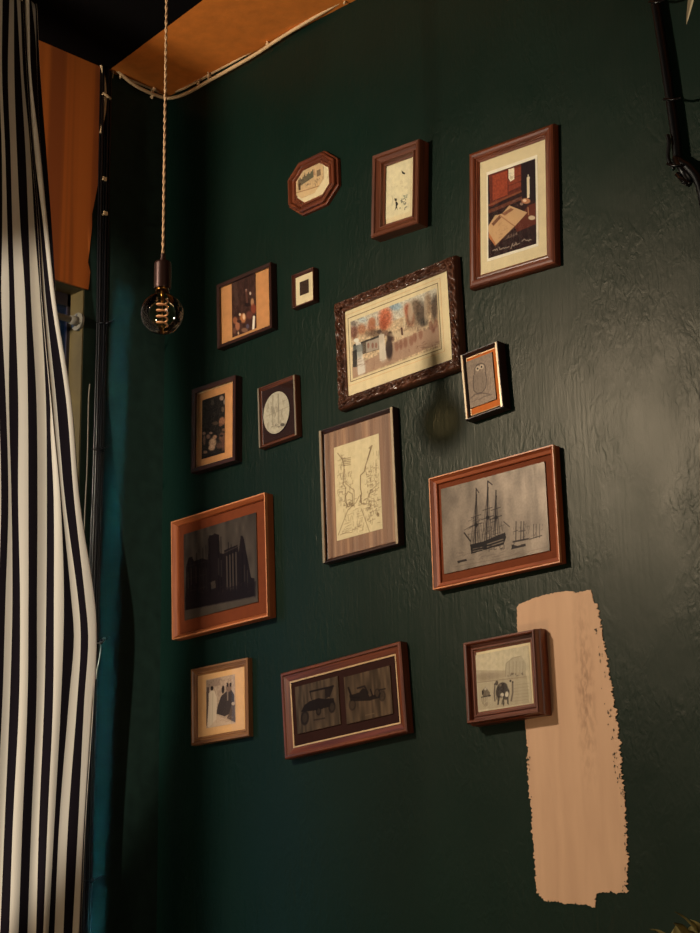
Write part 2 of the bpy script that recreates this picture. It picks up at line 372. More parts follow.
# ------------------------------------------------------------------ flat pictures drawn as ink colours on fine meshes
def homog(quad):   # unit square (TL,TR,BR,BL) -> pixels
    src = [(0, 0), (1, 0), (1, 1), (0, 1)]; A = []; B = []
    for (u, v), (x, y) in zip(src, quad):
        A += [[u, v, 1, 0, 0, 0, -u*x, -v*x], [0, 0, 0, u, v, 1, -u*y, -v*y]]; B += [x, y]
    h = np.linalg.solve(np.array(A, float), np.array(B, float)); return np.append(h, 1).reshape(3, 3)
class Art:
    def __init__(s, quad, crop, base, res=2.2, seed=0):
        x0, y0, k = crop; s.k = k; s.o = crop
        s.rs = np.random.RandomState(seed)
        q = quad
        w = max(hypot(q[1][0]-q[0][0], q[1][1]-q[0][1]), 4); h = max(hypot(q[3][0]-q[0][0], q[3][1]-q[0][1]), 4)
        s.nx, s.ny = int(w/k*res*1.25)+2, int(h/k*res)+2
        U, Vv = np.meshgrid(np.linspace(0, 1, s.nx), np.linspace(0, 1, s.ny)); s.U, s.V = U, Vv
        H = homog(q); D = H[2, 0]*U+H[2, 1]*Vv+1
        s.X = (H[0, 0]*U+H[0, 1]*Vv+H[0, 2])/D; s.Y = (H[1, 0]*U+H[1, 1]*Vv+H[1, 2])/D
        s.C = np.zeros((s.ny, s.nx, 3)); s.C[:] = np.array(base, float)
    def mix(s, m, c, a=1):
        m = np.clip(m*a, 0, 1)[..., None]; s.C = s.C*(1-m)+np.array(c, float)*m; return s
    def line(s, pts, w, c, a=1):
        D = np.full(s.X.shape, 1e9)
        for (x0, y0), (x1, y1) in zip(pts[:-1], pts[1:]):
            dx, dy = x1-x0, y1-y0; L = dx*dx+dy*dy+1e-9
            t = np.clip(((s.X-x0)*dx+(s.Y-y0)*dy)/L, 0, 1)
            D = np.minimum(D, np.hypot(s.X-x0-t*dx, s.Y-y0-t*dy))
        e = s.k*.28; w = w*1.35
        return s.mix(np.clip((w/2+e-D)/(2*e), 0, 1), c, a)
    def poly(s, pts, c, a=1):
        m = np.zeros(s.X.shape, bool); n = len(pts)
        for i in range(n):
            x0, y0 = pts[i]; x1, y1 = pts[(i+1) % n]
            if y0 == y1: continue
            m ^= ((y0 > s.Y) != (y1 > s.Y)) & (s.X < (x1-x0)*(s.Y-y0)/(y1-y0)+x0)
        return s.mix(m.astype(float), c, a)
    def ell(s, x, y, rx, ry, c, a=1, soft=.3):
        d = np.hypot((s.X-x)/rx, (s.Y-y)/ry); return s.mix(np.clip((1-d)/soft+.5, 0, 1), c, a)
    def noise(s, amp, cell, band=None, aspect=1.0):
        gx = max(2, int(s.nx/cell)+2); gy = max(2, int(s.ny/cell/aspect)+2)
        g = s.rs.rand(gy, gx)
        yi = np.linspace(0, gy-1.001, s.ny); xi = np.linspace(0, gx-1.001, s.nx)
        y0 = yi.astype(int); x0 = xi.astype(int); fy = (yi-y0)[:, None]; fx = (xi-x0)[None]
        n = (g[y0][:, x0]*(1-fy)*(1-fx)+g[y0+1][:, x0]*fy*(1-fx)+g[y0][:, x0+1]*(1-fy)*fx+g[y0+1][:, x0+1]*fy*fx)-.5
        s.C = s.C*(1+amp*2*n[..., None]); return s
    def scrib(s, box, n, w, c, a=.6, ln=10, vert=.5):
        x0, y0, x1, y1 = box
        for _ in range(n):
            x, y = s.rs.uniform(x0, x1), s.rs.uniform(y0, y1); t = s.rs.uniform(-.5, .5)
            if s.rs.rand() < vert: s.line([(x, y), (x+t*ln*.3, y+ln*s.rs.uniform(.4, 1))], w, c, a)
            else: s.line([(x, y), (x+ln*s.rs.uniform(.4, 1), y-ln*.25+t*ln*.3)], w, c, a)
        return s
    def build(s, name, rect, y, mat, parent, z=0):   # rect in local x0,x1,z0,z1
        x0, x1, q0, q1 = rect
        V = np.stack([x0+(x1-x0)*s.U, np.full(s.U.shape, y), q1-(q1-q0)*s.V], -1).reshape(-1, 3)
        nx, ny = s.nx, s.ny
        i = (np.arange(ny-1)[:, None]*nx+np.arange(nx-1)[None]).ravel()
        Fc = np.stack([i, i+nx, i+nx+1, i+1], -1)
        me = bpy.data.meshes.new(name); me.from_pydata(V.tolist(), [], Fc.tolist())
        at_ = me.color_attributes.new('ink', 'FLOAT_COLOR', 'POINT')
        c = s.C.reshape(-1, 3); c = c+(c.mean(1, keepdims=True)-c)*.22; c = np.clip(c/255, 0, 1); c = np.where(c <= .04045, c/12.92, ((c+.055)/1.055)**2.4)
        at_.data.foreach_set('color', np.concatenate([c, np.ones((len(c), 1))], 1).astype(np.float32).ravel())
        return link(name, me, mat, parent)

# ------------------------------------------------------------------ picture frames
def fit_rect(quad_px, Y):
    P = [onY(x, y, Y) for x, y in quad_px]
    TL, TR, BR, BL = [Vector((p.x, p.z)) for p in P]
    c = (TL+TR+BR+BL)/4
    h = ((TR-TL)+(BR-BL))/2; v = ((TL-BL)+(TR-BR))/2
    a1 = atan2(h.y, h.x); a2 = atan2(-v.x, v.y)
    return c, h.length, v.length, (a1+a2)/2
def local_rect(quad_px, Y, c, ang, shape=None):
    ca, sa = cos(ang), sin(ang); L = []
    for x, y in quad_px:
        p = onY(x, y, Y); dx, dz = p.x-c.x, p.z-c.y
        L.append((dx*ca+dz*sa, -dx*sa+dz*ca))
    return ((L[0][0]+L[3][0])/2, (L[1][0]+L[2][0])/2, (L[3][1]+L[2][1])/2, (L[0][1]+L[1][1])/2)
def sweep(poly, prof, mats, nseg=1, relief=None, octo=False):
    """poly: outer corners (x,z) counter-clockwise; prof: (inset, height). Mitred moulding."""
    n = len(poly); rings = []
    for d, h in prof:
        pts = []
        for i in range(n):
            p, a, b = Vector(poly[i]), Vector(poly[i-1]), Vector(poly[(i+1) % n])
            e1 = (p-a).normalized(); e2 = (b-p).normalized()
            n1 = Vector((-e1.y, e1.x)); n2 = Vector((-e2.y, e2.x)); m = (n1+n2)/(1+n1.dot(n2))
            pts.append((p+m*d, h))
        rings.append(pts)
    V, Fc, idx = [], [], []
    for i in range(n):
        j = (i+1) % n; e = Vector(poly[j])-Vector(poly[i]); mi = 0 if abs(e.x) >= abs(e.y) else 1
        base = len(V)
        for k, ring in enumerate(rings):
            for s in range(nseg+1):
                t = s/nseg; p = ring[i][0].lerp(ring[j][0], t); h = ring[i][1]
                if relief: h += relief(k/(len(rings)-1), t*e.length, i)
                V.append((p.x, -h, p.y))
        for k in range(len(rings)-1):
            for s in range(nseg):
                q = base+k*(nseg+1)+s
                Fc.append((q, q+1, q+nseg+2, q+nseg+1)); idx.append(mi)
    return V, Fc, idx
PROFILES = {
 # fractions (width, depth)
 'flat': [(0, 0), (0, .94), (.05, 1), (.92, .96), (1, .9), (1, .35)],
 'scoop': [(0, 0), (0, .92), (.06, 1), (.3, .98), (.36, .86), (.62, .72), (.7, .8), (.78, .8), (.86, .62), (1, .55), (1, .35)],
 'round': [(0, 0), (0, .55), (.06, .78), (.18, .93), (.34, 1), (.52, .97), (.64, .86), (.7, .7), (.78, .72), (.84, .62), (1, .5), (1, .35)],
 'step': [(0, 0), (0, .45), (.05, .5), (.16, .5), (.18, .9), (.24, 1), (.36, 1), (.42, .88), (.5, .62), (.66, .6), (.7, .74), (.8, .74), (.86, .55), (1, .5), (1, .35)],
 'bevel': [(0, 0), (0, .9), (.1, 1), (.3, 1), (.38, .86), (.9, .6), (1, .58), (1, .35)],
 'rim': [(0, 0), (0, .95), (.12, 1), (.85, 1), (1, .92), (1, .3)],
}
def picture(label, outer, opening, t, woodkey, profile, mat, prints, glass=True, poly=None, nseg=1, relief=None, edge=None, mat_h=.4, stiles=None, extra=None, bigprof=None):
    """outer: pixel quad of the front of the frame (TL,TR,BR,BL); t: how far it stands off the wall."""
    c, w, h, ang = fit_rect(outer, -t)
    base = Vector((c.x, 0, c.y)) + Matrix.Rotation(-ang, 3, 'Y') @ Vector((0, 0, -h/2))
    e = empty('picture_frame', (base.x, -.0005, base.z), label, 'picture frame', (0, -ang, 0), 'framed pictures on the green wall')
    up_ = lambda r: (r[0], r[1], r[2]+h/2, r[3]+h/2)
    x0, x1, q0, q1 = up_(local_rect(opening, -t*mat_h, c, ang))
    ww = max(.004, ((w/2+x0)+(w/2-x1)+q0+(h-q1))/4)
    if poly:
        k = poly; P = [(-w/2+k*w, 0), (w/2-k*w, 0), (w/2, k*h), (w/2, h-k*h), (w/2-k*w, h), (-w/2+k*w, h), (-w/2, h-k*h), (-w/2, k*h)]
    else: P = [(-w/2, 0), (w/2, 0), (w/2, h), (-w/2, h)]
    prof = [(a*ww, b*t) for a, b in (bigprof or PROFILES[profile])]
    V, Fc, idx = sweep(P, prof, None, nseg, relief)
    mesh_obj('moulding', V, Fc, WOODS[woodkey], e, idx)
    def ring(d):  # inset polygon
        return [(V2[0], V2[2]) for V2 in [sweep(P, [(d, 0), (d+1e-5, 0)], None)[0][i*4] for i in range(len(P))]]
    hm = t*mat_h
    def plate(name, poly2, y0, y1, m):
        n = len(poly2); Vv = [(a, -y1, b) for a, b in poly2]+[(a, -y0, b) for a, b in poly2]
        Ff = [tuple(range(n)), tuple(range(n, 2*n))[::-1]]+[(i, i+n, (i+1) % n+n, (i+1) % n) for i in range(n)]
        return mesh_obj(name, Vv, Ff, m, e)
    plate('backing_board', ring(ww*.25), .0005, hm*.5, MAT['board'])
    if mat: plate('mat_board', ring(ww*.97), hm*.5, hm, mat)
    if edge:   # a pale slip between moulding and mount
        ew, em = edge; V, Fc, idx = sweep(ring(ww*.985), [(0, hm), (0, hm+.0022), (ew, hm+.0018), (ew, hm)], None)
        mesh_obj('slip', V, Fc, em, e)
    if stiles:  # pale upright bands: silver stiles, and highlights put in on the oval frame
        a, b, hh, m = stiles
        for sg in (-1, 1):
            xs = sorted((sg*(w/2-a*ww), sg*(w/2-b*ww)))
            mesh_obj('pale_band', *boxdata((xs[0], -t*hh-.0012, a*ww), (xs[1], -t*hh+.002, h-a*ww)), m, e)['label'] = 'pale upright band'
    for pr in prints:
        kind, art, quad, m = pr[:4]
        r = up_(local_rect(quad, -hm, c, ang))
        if kind == 'print': art.build('print', r, -hm-.0008, m, e)
        elif kind == 'plate': 
            p = art.build('print', r, -hm-.003, m, e); p['label'] = 'etched metal plate'
            mesh_obj('plate_block', *boxdata((r[0], -hm-.0029, r[2]), (r[1], -hm, r[3])), MAT['board'], e)
        elif kind == 'mat': mesh_obj('inner_mat', *boxdata((r[0], -hm-.0006, r[2]), (r[1], -hm+.0004, r[3])), m, e)
        elif kind == 'line':
            x0_, x1_, a0, a1 = r; P4 = [(x0_, a0), (x1_, a0), (x1_, a1), (x0_, a1)]
            V, Fc, _ = sweep(P4, [(0, hm), (0, hm+.0004), (.0014, hm+.0004), (.0014, hm)], None); mesh_obj('ruled_line', V, Fc, m, e)
        elif kind == 'octprint':
            p = art.build('print', r, -hm-.0008, m, e); me = p.data
            cx, cz, rx, rz = (r[0]+r[1])/2, (r[2]+r[3])/2, (r[1]-r[0])/2, (r[3]-r[2])/2
            bm = bmesh.new(); bm.from_mesh(me)
            bmesh.ops.delete(bm, geom=[v for v in bm.verts if abs(v.co.x-cx)/rx+abs(v.co.z-cz)/rz > 1.42], context='VERTS')
            bm.to_mesh(me); bm.free()
        elif kind == 'oval':
            # cut the drawn sheet to an oval
            p = art.build('print', r, -hm-.0008, m, e); me = p.data
            cx, cz, rx, rz = (r[0]+r[1])/2, (r[2]+r[3])/2, (r[1]-r[0])/2, (r[3]-r[2])/2
            bm = bmesh.new(); bm.from_mesh(me)
            bmesh.ops.delete(bm, geom=[v for v in bm.verts if ((v.co.x-cx)/rx)**2+((v.co.z-cz)/rz)**2 > 1], context='VERTS')
            bm.to_mesh(me); bm.free()
            pts = [Vector((cx+rx*cos(a), -hm-.0012, cz+rz*sin(a))) for a in np.linspace(0, 2*pi, 61)]
            mesh_obj('oval_edge', *tube(pts, .0011, 6), MAT['mat_dark'], e)
    if glass:
        rg = ring(ww*.97); n = len(rg)
        yg = -hm-.0045
        mesh_obj('glass', [(a, yg, b) for a, b in rg], [tuple(range(n))], MAT['glass'], e)
    if extra: extra(e, w, h, ww, t)
    return e
def S(crop, pts):
    x0, y0, k = crop; return [(x0+x/k, y0+y/k) for x, y in pts]
CR = dict(A=(270, 130, 3.889), B=(450, 110, 4.908), C=(200, 245, 5.385), D=(320, 240, 3.5), O=(455, 340, 10.98), T=(180, 360, 5.385),
          K=(310, 395, 5.18), Sh=(420, 435, 4.375), Ca=(160, 480, 5.488), W=(185, 650, 9.33), Cr=(180, 640, 2.917), Q=(455, 625, 6.667), G=(270, 140, 8.75))

# --- octagonal picture
c = CR['G']; q = [(185,262),(478,118),(478,422),(192,566)]
a = Art(q, c, (214, 176, 122), 3, 1)
a.noise(.06, 5)
for i in range(11):
    x = 245+i*13; y = 395-i*9; hh = 42+12*sin(i*2.1)
    a.poly([(x, y-hh), (x+13, y-hh-7), (x+13, y+18), (x, y+26)], (96-i*2, 82, 62), .8)
a.poly([(300,330),(308,272),(318,325)], (110, 88, 62), .9).poly([(385,310),(395,235),(408,300)], (180, 130, 90), .8)
a.poly([(418,262),(452,245),(455,300),(418,318)], (120, 98, 72), .85).poly([(245,390),(268,380),(268,445),(248,448)], (74, 54, 34), .9)
a.scrib((245,330,440,400), 26, 2.5, (58, 46, 38), .6, 16).line([(200,482),(330,440),(440,400)], 5, (150, 96, 54), .8)
a.poly([(200,486),(440,405),(470,430),(270,540)], (226, 190, 134), .6).line([(420,330),(418,390)], 3, (120, 90, 50), .6)
picture('octagonal moulded wooden frame with a village drawing, highest at left of the pictures', S(c, [(140,237),(570,19),(570,490),(140,720)]), S(c, [(190,285),(475,140),(475,390),(196,545)]),
        .020, 'red', 'step', MAT['mat_cream'], [('octprint', a, S(c, [(196,268),(470,133),(470,418),(200,560)]), MAT['paper'])], poly=.255, mat_h=.5)
# --- deep box frame with tiny black figures
c = CR['A']; q = [(455,150),(548,112),(548,315),(450,350)]
a = Art(q, c, (226, 212, 168), 3, 2); a.noise(.04, 8)
k = lambda P: [(c[0]*0+ (380-270+x/12.45)*3.889, (150-130+y/12.44)*3.889) for x, y in P]
a.poly(k([(268,250),(285,262),(300,272),(318,280),(312,298),(280,290)]), (20, 16, 12)).poly(k([(180,598),(215,600),(212,630),(190,632)]), (20, 16, 12))
a.poly(k([(195,630),(215,640),(232,670),(215,700),(225,750),(210,720),(190,755),(200,700)]), (22, 18, 14))
a.scrib([z for p in k([(250,600),(330,720)]) for z in p], 14, 2, (60, 66, 60), .8, 8).scrib([z for p in k([(290,550),(345,600)]) for z in p], 10, 2, (110, 124, 110), .6, 6)
a.scrib([z for p in k([(140,380),(350,500)]) for z in p], 8, 2, (196, 172, 130), .6, 7).line(k([(150,560),(165,620),(150,690)]), 1.5, (150, 140, 110), .6)
picture('deep walnut box frame with tiny black silhouette figures on cream paper', S(c, [(393,100),(577,35),(577,365),(395,415)]), S(c, [(440,150),(555,104),(555,325),(437,362)]),
        .036, 'mid', 'scoop', MAT['mat_cream'], [('print', a, S(c, q), MAT['paper'])], mat_h=.45)
# --- open book and candle
c = CR['B']; q = [(190,322),(423,236),(423,658),(188,730)]
a = Art(q, c, (54, 26, 24), 2.6, 3); a.noise(.25, 4)
a.poly([(195,320),(355,265),(350,395),(200,480)], (120, 44, 26)).poly([(212,325),(284,298),(284,418),(212,446)], (176, 66, 32)).poly([(290,297),(350,278),(350,372),(290,402)], (160, 60, 32))
for y in (330, 360, 392): a.line([(290, y+12), (350, y-10)], 2.5, (84, 30, 20), .7)
a.line([(194,470),(350,400)], 7, (150, 74, 40)).line([(196,500),(356,432)], 12, (134, 66, 38), .8).line([(198,525),(300,480)], 5, (50, 26, 22), .8)
a.poly([(290,292),(318,284),(318,340),(300,352),(290,335)], (240, 226, 190)).ell(304, 332, 8, 10, (210, 190, 150), .8)
a.poly([(352,262),(423,238),(423,440),(356,470)], (40, 24, 30), .9).noise(.12, 3)
a.poly([(380,330),(394,326),(392,430),(380,434)], (244, 224, 180)).line([(387,318),(387,328)], 4, (250, 230, 190)).ell(374, 447, 22, 14, (210, 130, 80)).ell(368, 445, 9, 7, (250, 214, 170)).ell(352, 462, 8, 7, (200, 160, 130), .8)
a.scrib((290,430,360,470), 10, 3, (130, 90, 80), .6, 12).poly([(384,470),(423,455),(423,560),(330,600),(312,570)], (124, 48, 28), .85)
a.ell(402, 530, 17, 11, (218, 190, 150)).line([(384,480),(386,515)], 4, (200, 140, 90), .8)
a.poly([(190,570),(222,520),(258,510),(292,470),(380,504),(318,572),(222,670),(190,610)], (216, 168, 112)).poly([(190,600),(222,655),(224,672),(190,625)], (206, 116, 60))
a.line([(240,515),(300,560),(316,570)], 4, (170, 110, 66), .8).poly([(205,560),(242,520),(252,530),(214,572)], (110, 56, 36), .8).poly([(254,512),(300,482),(314,490),(270,520)], (130, 70, 46), .75)
a.scrib((225,560,300,640), 22, 1.6, (180, 130, 84), .6, 16, .1).line([(224,668),(318,575)], 4, (90, 40, 26), .8)
f = lambda P: [((484-450+x/11.667)*4.908, (225-110+y/11.675)*4.908) for x, y in P]
ink = (214, 190, 160)
for P in ([(265,160),(285,125),(290,150)], [(310,145),(320,118),(330,135)], [(340,135),(348,105),(352,130)], [(365,120),(380,92),(384,120),(368,108)]): a.line(f(P), 2.2, ink, .55)
for P in ([(100,305),(125,288),(130,300),(150,280),(155,300)], [(175,262),(180,290),(200,278),(195,292)], [(205,285),(222,268),(235,280),(250,264),(262,272),(290,255)], [(310,280),(335,215),(330,240),(345,250),(360,225),(372,238),(368,205),(385,232),(415,215)], [(440,195),(470,168),(490,188),(505,180),(520,190),(532,172),(550,178)]): a.line(f(P), 2.6, ink, .85)
picture('red-brown frame with a colour print of an open book and white candle', S(c, [(90,210),(505,60),(510,745),(85,885)]), S(c, [(145,265),(468,138),(468,710),(142,805)]),
        .022, 'red', 'round', MAT['mat_cream'], [('mat', None, S(c, [(183,312),(432,213),(433,667),(181,747)]), MAT['mat_white']), ('print', a, S(c, q), MAT['paper'])], mat_h=.5)
# --- brown still life with tan side mats
c = CR['C']; q = [(173,200),(301,146),(305,446),(175,502)]
a = Art(q, c, (62, 36, 30), 3, 4); a.noise(.3, 5, aspect=2)
g = lambda P: [((225-200+x/12.44)*5.385, (270-245+y/12.44)*5.385) for x, y in P]
G = lambda x, y: g([(x, y)])[0]
for (x, y, rx, ry, col) in ((270,255,12,20,(200,150,130)), (320,290,12,22,(224,190,160)), (345,400,20,50,(200,140,90)), (360,480,35,60,(150,60,36)), (285,430,35,25,(24,16,18)), (230,600,40,60,(210,120,60)), (190,555,12,18,(240,200,160)), (240,580,16,40,(244,200,150)), (130,630,30,45,(170,90,50)), (160,700,30,60,(190,110,70)), (120,760,20,40,(120,70,50)), (250,750,40,30,(150,100,70)), (180,640,28,20,(40,26,28)), (300,640,40,50,(70,38,34)), (285,700,20,30,(90,80,100)), (310,560,40,50,(120,60,46)), (170,790,10,20,(230,180,130))):
    X, Y = G(x, y); a.ell(X, Y, rx*.43, ry*.43, col, .9, .5)
a.line(g([(270,260),(280,400)]), 8, (120, 66, 50), .7).line(g([(365,580),(355,735)]), 9, (240, 224, 200)).line(g([(135,170),(150,420)]), 14, (86, 62, 50), .5)
picture('dark thin frame with a tall brown still life print between tan side mats', S(c, [(90,225),(385,80),(384,448),(92,560)]), S(c, [(97,225),(364,122),(366,430),(98,532)]),
        .020, 'darker', 'flat', MAT['mat_tan'], [('print', a, S(c, q), MAT['paper'])], mat_h=.6)
# --- tiny frame
a = Art([(540,200),(587,184),(588,258),(538,274)], c, (66, 44, 32), 5, 5); a.noise(.25, 3)
picture('smallest frame, dark, with a cream mat around a little brown square', S(c, [(492,163),(609,118),(613,298),(495,345)]), S(c, [(512,170),(603,133),(605,288),(511,320)]),
        .018, 'dark', 'bevel', MAT['mat_cream'], [('print', a, S(c, [(540,200),(587,184),(588,258),(538,274)]), MAT['paper'])], mat_h=.55)
# --- ornate landscape print
c = CR['D']; q = [(105,285),(410,170),(420,380),(118,480)]
a = Art(q, c, (206, 176, 134), 2.6, 6); a.noise(.08, 6)
d = lambda P: [((335-320+x/5.833)*3.5, (270-240+y/5.83)*3.5) for x, y in P]; D1 = lambda x, y: d([(x, y)])[0]
a.poly(d([(90,295),(330,200),(610,100),(610,190),(340,300),(95,370)]), (200, 196, 178), .8)
a.ell(*D1(350,215), 22, 14, (130, 160, 176), .8, .6).ell(*D1(160,290), 14, 9, (160, 180, 186), .7, .6)
for x, y, rx, ry, col in ((110,360,22,40,(120,66,50)), (108,310,18,16,(128,112,100)), (155,345,26,30,(172,104,66)), (212,330,24,40,(170,96,60)), (292,280,38,62,(206,92,50)), (280,320,22,40,(180,80,44)), (425,240,24,40,(176,84,50)), (440,290,26,50,(130,76,52)), (500,260,34,70,(78,62,50)), (470,215,30,40,(110,84,62)), (520,310,24,24,(66,58,50)), (545,200,20,60,(150,116,84)), (582,230,18,70,(86,66,52)), (598,180,12,40,(110,88,66)), (240,370,60,22,(120,90,66))):
    X, Y = D1(x, y); a.ell(X, Y, rx*.6, ry*.6, col, .85, .7)
a.noise(.18, 3)
a.poly(d([(330,430),(480,370),(610,330),(612,440),(110,625),(100,560),(240,500)]), (176, 136, 108), .85)
a.poly(d([(110,430),(270,380),(290,420),(270,460),(120,500)]), (70, 60, 52), .75).poly(d([(180,420),(255,395),(255,460),(185,480)]), (190, 172, 150), .8).line(d([(110,440),(260,385)]), 4, (44, 40, 38), .8)
for x in (195, 220, 240): a.ell(*D1(x, 440), 4, 10, (150, 90, 70), .8)
a.ell(*D1(320,390), 10, 18, (64, 44, 36), .9).ell(*D1(315,455), 12, 34, (70, 50, 44), .9).poly(d([(255,380),(285,375),(300,520),(262,530)]), (216, 200, 176)).ell(*D1(258,362), 8, 7, (80, 60, 50), .9)
a.poly(d([(120,410),(150,420),(180,590),(140,606),(130,500)]), (222, 210, 190)).ell(*D1(125,408), 9, 7, (226, 220, 200)).poly(d([(105,440),(160,430),(165,470),(110,480)]), (90, 96, 92), .8).poly(d([(105,470),(130,460),(134,560),(108,560)]), (50, 46, 44), .9)
for x, y, rx, ry, col in ((156,560,24,46,(214,204,186)),(146,470,16,40,(150,150,140)),(280,500,20,36,(208,194,170)),(268,400,13,30,(196,180,156)),(318,480,18,44,(64,46,42)),(336,400,10,20,(92,60,50)),(300,372,12,16,(120,84,66)),(215,300,20,24,(190,112,70)),(380,380,60,16,(214,190,150)),(470,350,50,14,(190,160,124)),(440,250,16,60,(204,180,146)),(530,240,10,80,(196,170,136))):
    a.ell(*D1(x, y), rx*.6, ry*.6, col, .75, .6)
a.scrib([*D1(110,520), *D1(600,560)], 40, 2, (146, 108, 86), .35, 22, .1).scrib([*D1(120,250), *D1(600,330)], 50, 2.2, (120, 80, 58), .3, 8, .5).scrib([*D1(340,330), *D1(600,360)], 30, 2, (90, 64, 50), .4, 8, .8)
for x, y in ((360,450),(385,440),(410,430),(445,420),(465,400),(500,385),(560,330),(590,320),(575,350)): a.ell(*D1(x, y), 7, 16, (140, 80, 58), .6, .6)
a.line(d([(388,345),(392,380)]), 5, (90, 50, 40)).line(d([(400,240),(405,340)]), 5, (214, 196, 160), .6).scrib([z for p in d([(340,430),(600,400)]) for z in p][:2]+list(D1(600,470)), 18, 3, (130, 90, 70), .4, 16, .2)
def carve(s, l, i):
    if s < .12 or s > .88: return 0
    w_ = sin((s-.12)/.76*pi)
    return w_*(.0030*sin(l*210+3*sin(s*9)) + .0022*sin(l*97+s*14+i) + .0020*sin(l*340-s*22))
def bosses(e, w, h, ww, t):
    V, Fc = [], []
    def blob(x, z, rx, rz):
        n0 = len(V); P = lathe([(.02, 1), (.5, .86), (.86, .5), (1, 0)], n=10)
        for a_, b_, c_ in P[0]: V.append((x+a_*rx, -t*.86-c_*.0045, z+b_*rz))
        Fc.extend([tuple(i+n0 for i in q_) for q_ in P[1]]); Fc.append(tuple(n0+i for i in range(10)))
    def flush():
        mesh_obj('carved_ornament', list(V), list(Fc), WOODS['antique'][0], e, smooth=True); V.clear(); Fc.clear()
    for sx, sz in ((-1, 0), (1, 0), (-1, 1), (1, 1)):
        cx, cz = sx*(w/2-ww*.5), (h-ww*.5 if sz else ww*.5)
        for k_ in range(6):
            an = k_*pi/3; blob(cx+cos(an)*ww*.26, cz+sin(an)*ww*.26, ww*.16, ww*.16)
        blob(cx, cz, ww*.14, ww*.14); flush()
    for sz in (0, 1):
        cz = h-ww*.5 if sz else ww*.5
        for k_ in range(-3, 4): blob(k_*ww*.36, cz+(.1 if k_ % 2 else -.1)*ww, ww*.2, ww*.14)
        flush()
    for sx in (-1, 1):
        for k_ in range(-2, 3): blob(sx*(w/2-ww*.5), h/2+k_*ww*.36, ww*.13, ww*.2)
        flush()
picture('large ornate carved frame with an autumn park scene of strolling ladies', S(c, [(42,225),(465,45),(490,450),(60,588)]), S(c, [(70,247),(432,103),(450,408),(87,535)]),
        .026, 'antique', 'round', MAT['mat_cream'], [('line', None, S(c, [(88,265),(422,132),(436,396),(100,508)]), MAT['gilt']), ('print', a, S(c, q), MAT['paper']), ('line', None, S(c, [(97,276),(414,148),(426,388),(108,492)]), MAT['board'])],
        nseg=90, relief=carve, mat_h=.5, extra=bosses, bigprof=[(0, 0), (0, .5), (.03, .62), (.08, .78), (.14, .88), (.2, .9), (.26, .9), (.32, .9), (.38, .89), (.44, .88), (.5, .87), (.56, .86), (.62, .84), (.68, .8), (.74, .76), (.8, .7), (.86, .66), (.9, .72), (.94, .7), (1, .55), (1, .35)])
# --- owl
c = CR['O']; q = [(118,240),(408,150),(470,650),(195,748)]
a = Art(q, c, (112, 92, 74), 3, 7); a.noise(.10, 4)
k2 = (52, 40, 34)
a.ell(282, 480, 74, 118, (100, 82, 66), .8, .2).line([(215,400),(212,470),(225,560),(262,590),(320,580),(355,530),(362,440),(345,370)], 7, k2, .7).line([(225,385),(222,320),(250,285),(290,265),(330,280),(350,330),(345,375)], 7, k2, .7)
a.line([(240,290),(258,270),(275,285)], 6, k2, .7).ell(256, 323, 25, 28, (150, 128, 104)).ell(300, 305, 24, 27, (150, 128, 104)).ell(256, 323, 10, 11, (24, 18, 16)).ell(300, 307, 10, 11, (24, 18, 16)).poly([(275,335),(288,332),(284,358)], (40, 30, 26))
a.scrib((225,390,345,560), 40, 3, (74, 60, 50), .5, 20, .9).line([(195,640),(240,600),(330,590),(400,600)], 9, (66, 50, 42), .7).line([(290,655),(340,625),(420,605)], 8, (74, 58, 48), .7).line([(380,420),(375,520),(385,580)], 5, (84, 66, 52), .7).line([(400,430),(405,560)], 4, (84, 66, 52), .7).line([(210,680),(270,650),(300,655)], 6, (80, 60, 50), .6)
picture('small frame tilted sideways with a grey owl on an orange mat', S(c, [(50,160),(455,20),(545,735),(120,880)]), S(c, [(88,195),(432,80),(512,692),(162,812)]),
        .026, 'darker', 'bevel', MAT['mat_orange'], [('plate', a, S(c, q), MAT['plate'])], edge=(.0018, MAT['gilt']), mat_h=.6, glass=False, stiles=(.25, .72, .98, MAT['silver']))
# --- tall brown group print
c = CR['T']; q = [(120,215),(236,184),(251,500),(120,531)]
a = Art(q, c, (34, 28, 24), 3, 8); a.noise(.5, 3)
t_ = lambda P: [((195-180+x/11.65)*5.385, (385-360+y/11.66)*5.385) for x, y in P]; T1 = lambda x, y: t_([(x, y)])[0]
for x, y, rx, ry, col in ((300,160,24,26,(160,130,110)), (340,200,18,30,(150,126,104)), (320,280,16,30,(110,84,64)), (200,200,18,30,(70,62,50)), (320,410,40,45,(170,104,66)), (300,450,20,20,(120,70,46)), (345,510,25,18,(130,86,60)), (215,660,44,60,(196,150,110)), (205,720,40,36,(200,150,110)), (110,540,20,18,(150,110,90)), (160,580,24,26,(140,100,80)), (115,620,14,60,(120,84,66)), (190,540,20,14,(160,120,96)), (240,590,24,24,(190,130,90)), (330,600,40,60,(120,76,56)), (320,580,22,12,(26,20,20)), (300,700,40,40,(96,60,46)), (350,700,24,70,(110,66,50)), (130,770,24,20,(150,110,80)), (240,430,40,20,(90,66,46)), (230,780,60,20,(40,32,34))):
    X, Y = T1(x, y); a.ell(X, Y, rx*.46, ry*.46, col, .85, .5)
a.noise(.2, 2)
picture('tall narrow dark frame with a brown group picture on a tan mat', S(c, [(62,160),(296,80),(300,545),(60,603)]), S(c, [(78,165),(269,111),(272,533),(80,580)]),
        .024, 'darker', 'flat', MAT['mat_tan'], [('print', a, S(c, q), MAT['paper'])], mat_h=.6, edge=(.003, MAT['gilt']))
